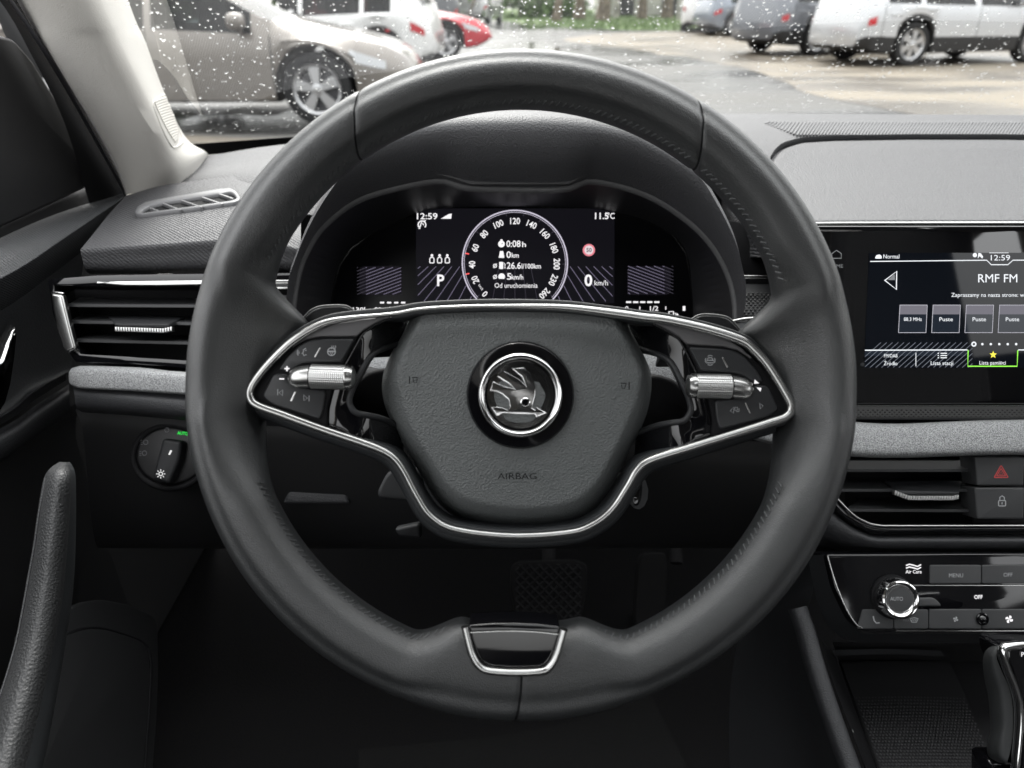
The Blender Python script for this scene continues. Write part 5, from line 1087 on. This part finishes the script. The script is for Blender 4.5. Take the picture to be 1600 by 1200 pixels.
# ---- cars
tyre_m = mat('tyre', (.018, .018, .019), .8); trim_m = mat('car black trim', (.02, .02, .021), .5); cwin = glassmat('car window', (.22, .25, .25), 1.0)
alloy = mat('alloy wheel', (.55, .55, .56), .3, .9); red_l = mat('tail lamp', (.55, .02, .03), .15, coat=.5); head_l = mat('head lamp', (.42, .43, .44), .1, coat=1); indoor = mat('car seat cloth', (.03, .03, .032), .8)
def curve(pts):
    def f(x):
        if x <= pts[0][0]: return pts[0][1]
        for (a, b), (c, d) in zip(pts, pts[1:]):
            if x <= c: t = (x - a) / (c - a); t = t; return b + (d - b) * t
        return pts[-1][1]
    return f
def car(name, label, cat, x, y, yaw, paint, top, belt, W=1.78, axles=(1.3, -1.3), wr=.32, sill=.2, wins=(), screens=(), spokes=5, tail=True, headl=True, group=None, cladding=False):
    t = thing(name, label, cat, (x, y, .004), group, yaw)
    x0, x1 = top[0][0], top[-1][0]; ft, fb = curve(top), curve(belt); ra = wr * 1.17
    xs = set([x0 + (x1 - x0) * k / 46 for k in range(47)])
    for a in axles: xs |= set(a + ra * math.cos(math.pi * k / 12) for k in range(13)) | {a + ra + .004, a - ra - .004}
    for w_ in wins: xs |= {w_[0], w_[1]}
    for w_ in screens: xs |= {w_[0], w_[1]}
    xs = sorted(q for q in xs if x0 <= q <= x1); keep = [xs[0]]
    for q in xs[1:]:
        if q - keep[-1] > .003: keep.append(q)
    xs = keep
    rows = []
    for q in xs:
        e = max(0, (q - (x1 - .75)) / .75, ((x0 + .55) - q) / .55); w_ = W / 2 * (1 - .30 * e ** 2.4)
        zt = ft(q); zb_ = min(fb(q), zt - .05); zs = sill + (.16 * max(0, (q - (x1 - .5)) / .5) ** 2 + .12 * max(0, ((x0 + .5) - q) / .5) ** 2)
        for a in axles:
            if abs(q - a) < ra: zs = max(zs, wr + math.sqrt(max(0, ra * ra - (q - a) ** 2)))
        g_ = zt - zb_; wt = max(.50, .955 - .24 * g_ / .5 * 1.0) if g_ > .16 else .86
        h = zb_ - zs
        half = [(w_ * .86, zs), (w_ * .975, zs + min(.03, h * .1)), (w_ * 1.0, zs + h * .35), (w_ * .985, zs + h * .62), (w_ * .995, zs + h * .80), (w_ * .955, zb_), (w_ * wt, zt - (.05 if g_ > .16 else .025)), (w_ * wt * .86, zt - .012), (0, zt)]
        rows.append([V((q, -a, b)) for a, b in half] + [V((q, a, b)) for a, b in half[-2::-1]])
    N = 17; body_v = [v for r in rows for v in r]; body_f = []; bm_i = []
    def inw(q0, q1, rng): return any(q0 >= a[0] - 1e-6 and q1 <= a[1] + 1e-6 for a in rng)
    for i in range(len(xs) - 1):
        for k in range(N - 1):
            if k in (5, 10) and inw(xs[i], xs[i + 1], wins): continue
            if k in (7, 8, 6, 9) and inw(xs[i], xs[i + 1], screens): continue
            body_f.append((i * N + k, i * N + k + 1, (i + 1) * N + k + 1, (i + 1) * N + k)); bm_i.append(1 if (k in (0, 15) or (cladding and k in (1, 14))) else 0)
        body_f.append((i * N + N - 1, i * N, (i + 1) * N, (i + 1) * N + N - 1)); bm_i.append(1)
    for i in (0, len(xs) - 1):
        r = list(range(i * N, i * N + N)); body_f.append(tuple(r)); bm_i.append(0)
    obj('body', (body_v, body_f, bm_i), paint, t, 50, True, mats=[trim_m])
    def sub(nm, q0, q1, k0, k1, off, m, both_sides=True):
        ii = [i for i, q in enumerate(xs) if q0 - 1e-6 <= q <= q1 + 1e-6]
        if len(ii) < 2: return
        for ks in ([(k0, k1), (16 - k1, 16 - k0)] if both_sides else [(k0, k1)]):
            rws = []
            for i in ii:
                r = []
                for k in range(ks[0], ks[1] + 1):
                    p = rows[i][k]; a = rows[i][max(0, k - 1)]; b = rows[i][min(16, k + 1)]; c = rows[min(len(xs) - 1, i + 1)][k] - rows[max(0, i - 1)][k]
                    n_ = (b - a).cross(c); n_ = n_.normalized() if n_.length > 1e-9 else V((0, 0, 1))
                    if n_.dot(p - V((p.x * .8, 0, .7))) < 0: n_ = -n_
                    r.append(p + n_ * off)
                rws.append(r)
            obj(nm, grid(rws), m, t, 60, True)
    for a, b in wins: sub('side_window', a, b, 5, 6, .0, cwin)
    for a, b in screens: sub('window_screen', a, b, 6, 10, .0, cwin, False)
    if tail: sub('tail_light', x0 + .03, x0 + .30, 3, 4, .012, red_l)
    if headl: sub('headlight', x1 - .60, x1 - .22, 4, 5, .012, head_l)
    for q in ([w_[0] - .03 for w_ in wins] + [wins[-1][1] + .12] if wins else []):
        i = min(range(len(xs)), key=lambda k: abs(xs[k] - q))
        if min(abs(xs[i] - a) for a in axles) < ra: continue
        for s in (0, 1):
            pts = [rows[i][k if s == 0 else 16 - k] for k in (1, 2, 3, 4, 5)]
            obj('door_gap', sweep(pts, V((0, -1 if s == 0 else 1, 0)), oval(.006, .003, 6)), trim_m, t, 60, True)
    for w_ in wins[:2]:
        i = min(range(len(xs)), key=lambda k: abs(xs[k] - (w_[0] + .16)))
        for s in (0, 1):
            p = rows[i][4 if s == 0 else 12]; obj('door_handle', sweep([p + V((-.11, 0, -.01)), p + V((0, (-.03 if s == 0 else .03), 0)), p + V((.11, 0, -.01))], V((0, -1 if s == 0 else 1, 0)), oval(.018, .012, 8)), paint, t, 60, True)
    if wins:
        qf = wins[-1][1]; i = min(range(len(xs)), key=lambda k: abs(xs[k] - qf + .12))
        for s in (-1, 1):
            p = rows[i][5 if s < 0 else 11]; g = rbox((p.x + .03, p.y + s * .12, p.z + .10), (.07, .11, .07), .05)
            obj('door_mirror', merge(g, sweep([p + V((.03, -s * .02, 0)), p + V((.03, s * .10, .08))], V((1, 0, 0)), oval(.03, .02, 8))), paint, t, 60, True)
    for a in axles:
        for s in (-1, 1):
            c = V((a, s * (W / 2 - .115), wr)); ax = V((0, s, 0))
            wv = obj('wheel', lathe(c, ax, [(wr * .68, -.10), (wr * .97, -.10), (wr, -.07), (wr, .06), (wr * .965, .095), (wr * .80, .105), (wr * .69, .09), (wr * .66, .02)], 32), tyre_m, t, 50, True)
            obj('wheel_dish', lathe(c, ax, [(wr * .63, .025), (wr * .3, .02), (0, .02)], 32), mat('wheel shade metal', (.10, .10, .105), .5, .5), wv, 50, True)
            obj('rim', lathe(c, ax, [(wr * .60, .02), (wr * .61, .08), (wr * .64, .096), (wr * .69, .102), (wr * .715, .09), (wr * .70, .0)], 32), alloy, wv, 50, True)
            obj('hub_cap', lathe(c, ax, [(wr * .17, .03), (wr * .16, .092), (wr * .1, .10), (0, .10)], 18), alloy, wv, 50, True)
            for k in range(spokes):
                th = 2 * math.pi * k / spokes + .4; u = V((math.cos(th), 0, math.sin(th))); v_ = u.cross(ax)
                a_, b_ = c + u * wr * .12 + ax * .088, c + u * wr * .655 + ax * .086
                vs_ = [a_ - v_ * wr * .09, a_ + v_ * wr * .09, b_ + v_ * wr * .17, b_ - v_ * wr * .17]
                obj('spoke', (vs_ + [q - ax * .03 for q in vs_], [(0, 1, 2, 3), (4, 7, 6, 5), (0, 4, 5, 1), (1, 5, 6, 2), (2, 6, 7, 3), (3, 7, 4, 0)]), alloy, wv, 30, True)
    if wins:
        for sx_ in (-.55, .30):
            for sy in (-.36, .36):
                obj('seat', merge(rbox((sx_, sy, .78), (.09, .23, .30), .06), rbox((sx_ - .04, sy, 1.14), (.06, .13, .09), .04)), indoor, t, 60, True)
    return t
paint = lambda n, c, r=.25, me=.2: mat(n, c, r, me, coat=.8)
HATCH_T = [(-2.05, .62), (-2.0, .92), (-1.85, 1.15), (-1.55, 1.38), (-.9, 1.45), (-.1, 1.43), (.25, 1.29), (.5, 1.15), (.98, .90), (1.3, .835), (1.65, .775), (1.95, .70), (2.13, .60), (2.22, .48)]
HATCH_B = [(-2.05, .66), (-1.8, .90), (-1, .87), (.6, .80), (1.0, .775), (1.3, .76), (2.22, .46)]
SUV_T = [(-2.3, .66), (-2.25, 1.0), (-2.05, 1.38), (-1.7, 1.60), (-.9, 1.67), (.1, 1.65), (.5, 1.56), (.85, 1.32), (1.25, 1.05), (1.7, .98), (2.1, .89), (2.3, .75), (2.36, .56)]
SUV_B = [(-2.3, .80), (-2.0, .99), (-1, .965), (1, .93), (1.3, .95), (2.36, .64)]
def gpos(x, y): p = GROUND.pt(x, y); return p.x, p.y
def park(fx, fy, axle, yaw, W):               # ground point of the near-side wheel at a pixel -> car centre
    gx, gy = gpos(fx, fy); c, s = math.cos(yaw), math.sin(yaw); lx, ly = axle, -(W / 2 - .05)
    return gx - (lx * c - ly * s), gy - (lx * s + ly * c)
W_ = ((-1.50, -.86), (-.80, .14), (.20, .62))
p = park(503, 196, 1.3, R(3), 1.78)
car('hatchback', 'metallic beige hatchback parked side on just beyond the windscreen, left', 'car', *p, R(3), paint('beige metallic', (.215, .195, .175), .3, .45), HATCH_T, HATCH_B, wins=((-1.5, -1.1), (-1.04, -.18), (-.12, .76)), screens=((.22, .94), (-1.95, -1.6)), tail=False)
WS = ((-1.95, -1.3), (-1.2, -.12), (0, .98)); WSC = ((.5, 1.2), (-2.2, -1.78))
# rear end of the white car is at the right, so it points to the left
car('white_hatchback', 'white car with black side glass parked behind the beige hatchback', 'car', -3.2, 12.9, R(176), paint('white paint', (.78, .78, .77), .25, 0), HATCH_T, HATCH_B, wins=((-1.5, -1.1), (-1.04, -.18), (-.12, .76)), screens=((.22, .94), (-1.95, -1.6)))
p = park(697, 94, 1.3, R(8), 1.78)
car('red_car', 'red car with its nose showing past the white car', 'car', *p, R(8), paint('red paint', (.50, .015, .03), .25, .1), HATCH_T, HATCH_B, wins=((-1.5, -1.1), (-1.04, -.18), (-.12, .76)), screens=((.22, .94),), tail=False)
car('dark_car', 'dark grey car seen from behind above the red one', 'car', -2.55, 25.0, R(96), paint('dark grey paint', (.06, .065, .07), .3, .3), SUV_T, SUV_B, W=1.8, axles=(1.4, -1.32), wr=.34, wins=WS, screens=WSC)
car('pale_car', 'pale silver car far off between the dark car and the puddle', 'car', -1.6, 38.0, R(80), paint('pale silver paint', (.5, .5, .5), .3, .4), HATCH_T, HATCH_B, wins=((-1.5, -1.1), (-1.04, -.18), (-.12, .76)), screens=((.22, .94), (-1.95, -1.6)))
p = park(1416, 104, -1.32, R(17), 1.84)
car('silver_suv', 'silver estate car with red tail lamp, the largest car on the right', 'car', *p, R(17), paint('silver paint', (.60, .61, .63), .28, .35), SUV_T, SUV_B, W=1.84, axles=(1.4, -1.32), wr=.35, wins=WS, screens=WSC, spokes=6, cladding=True)
p = park(1272, 88, -1.32, R(24), 1.84)
car('grey_suv', 'grey car between the silver one and the blue grey one', 'car', *p, R(24), paint('grey paint', (.17, .18, .20), .3, .4), SUV_T, SUV_B, W=1.84, axles=(1.4, -1.32), wr=.36, wins=WS, screens=WSC, cladding=True)
p = park(1146, 57, -1.3, R(12), 1.78)
car('blue_grey_car', 'blue grey hatchback at the grass edge, furthest of the cars on the right', 'car', *p, R(12), paint('blue grey paint', (.22, .245, .285), .3, .4), HATCH_T, HATCH_B, wins=((-1.5, -1.1), (-1.04, -.18), (-.12, .76)), screens=((.22, .94), (-1.95, -1.6)))
gp = gpos(1078, 50)
car('white_suv', 'white car partly hidden behind the blue grey hatchback', 'car', gp[0] + 1.0, gp[1] + 1.6, R(75), MAT['white paint'], SUV_T, SUV_B, W=1.84, axles=(1.4, -1.32), wr=.35, wins=WS, screens=WSC)

# ---- trees, hedge, shed beyond the verge
bark = mat('bark', (.16, .13, .10), .9, spec=.2, var=(6, .5, 1.5), bump=('noise', 14, .03)); leaf = mat('leaves', (.065, .115, .028), .6, spec=.3, var=(.8, .6, 1.5)); birch = mat('pale bark', (.42, .40, .36), .9, spec=.2, var=(3, .5, 1.3))
def leaves(c, rad, n, rnd, s=.22):
    vs, fs = [], []
    cl = [V((rnd.gauss(0, .45), rnd.gauss(0, .45), rnd.gauss(0, .42))) for _ in range(14)]
    for _ in range(n):
        q = rnd.choice(cl) + V((rnd.gauss(0, .2), rnd.gauss(0, .2), rnd.gauss(0, .16)))
        p = V(c) + V((q.x * rad[0], q.y * rad[1], q.z * rad[2])); a = V((rnd.gauss(0, 1), rnd.gauss(0, 1), rnd.gauss(0, 1))).normalized(); b = a.orthogonal().normalized(); z = s * rnd.uniform(.5, 1.2); k = len(vs)
        vs += [p - a * z, p + b * z * .5, p + a * z, p - b * z * .5]; fs.append((k, k + 1, k + 2, k + 3))
    return vs, fs
rnd = random.Random(11)
TREES = [(870, .16, 40, 0), (905, .22, 43, 0), (941, .26, 41, 0), (962, .13, 46, 1), (1003, .2, 44, 0), (1042, .22, 45, 0), (1062, .12, 42, 1), (828, .15, 52, 1), (1090, .2, 48, 0)]
LB = ['dark trunk at the left end of the row beyond the verge', 'dark straight trunk, second from the left beyond the verge', 'thickest dark trunk beyond the grass verge', 'thin pale trunk beside the thickest dark one', 'dark trunk in front of the pale shed', 'dark trunk at the right end of the pale shed', 'thin pale trunk near the white car', 'thin pale trunk behind the yellow bollard', 'dark trunk behind the white car']
for (px, r, Y, pale), lb in zip(TREES, LB):
    x = (px - 800) / FPX * (Y * math.cos(PITCH) + .5); t = thing('tree', lb, 'tree', (x, Y, 0), 'trees beyond the verge')
    pts = [V((x + rnd.uniform(-.15, .15) * k, Y + rnd.uniform(-.1, .1) * k, k * 1.6)) for k in range(6)]
    obj('trunk', sweep(smooth(pts, 4), V((0, -1, 0)), oval(r, r, 10), scale=lambda s: 1.25 - .8 * s if s > .05 else 1.5 - 3 * s), birch if pale else bark, t, 60)
    for k in range(4):
        a = rnd.uniform(0, 6.28); b0 = V((x, Y, 3.5 + k * .9)); obj('limb', sweep([b0, b0 + V((math.cos(a) * .8, math.sin(a) * .8, .7)), b0 + V((math.cos(a) * 1.8, math.sin(a) * 1.8, 1.8))], V((0, 0, 1)), oval(r * .35, r * .35, 7), scale=lambda s: 1 - .7 * s), birch if pale else bark, t, 60)
    obj('crown', leaves((x, Y, 7.2), (2.2, 2.2, 2.6), 700, rnd, .26), leaf, t, 180)
def hedge(name, lab, c, rad, n): 
    t = thing(name, lab, 'hedge', (c[0], c[1], 0)); obj('foliage', leaves(c, rad, n, rnd, .2), leaf, t, 180)
    for k in range(5): obj('stem', sweep([V((c[0] + (k - 2) * rad[0] * .35, c[1], 0)), V((c[0] + (k - 2) * rad[0] * .4, c[1], c[2]))], V((0, -1, 0)), oval(.05, .05, 6)), bark, t, 60)
hedge('hedge', 'green bushes seen through the windows of the beige hatchback', (-9.5, 19, 1.2), (5.5, 1.2, 1.5), 6000)
hedge('hedge', 'green bushes behind the white car and the dark car', (-6.5, 34, 1.5), (6.5, 1.5, 1.8), 5000)
hedge('hedge', 'low leafy bush at the left end of the grass verge', (1.6, 46, .6), (3.2, 1.2, .9), 2500)
sh = thing('shed', 'pale low shed with dark doorways behind the tree trunks', 'shed', (10, 52, 0))
wall_m = mat('pale render', (.55, .54, .50), .85, var=(1.5, .8, 1.15))
obj('wall', rbox((10.5, 52, 1.6), (5.2, 1.5, 1.6), .05), wall_m, sh, 30)
obj('roof', rbox((10.5, 52, 3.28), (5.5, 1.8, .1), .04), mat('shed roof', (.12, .11, .10), .8), sh, 30)
for x in (7.0, 9.6, 12.4, 14.4): obj('doorway', rbox((x, 50.48, 1.05), (.45, .04, 1.05), .02), mat('dark door', (.05, .05, .052), .7), sh, 30)
bp_ = GROUND.pt(843, 26); bl = thing('bollard', 'small yellow bollard at the edge of the grass verge', 'bollard', (bp_.x, bp_.y, 0))
yel = mat('yellow paint', (.75, .46, .01), .5)
obj('post', lathe(V((bp_.x, bp_.y, 0)), V((0, 0, 1)), [(.20, 0), (.20, .5), (.17, .62), (.10, .68), (0, .7)], 18), yel, bl, 60)
obj('foot', lathe(V((bp_.x, bp_.y, .0)), V((0, 0, 1)), [(.28, .014), (.28, .06), (.2, .08)], 18), trim_m, bl, 60)

make_texts()
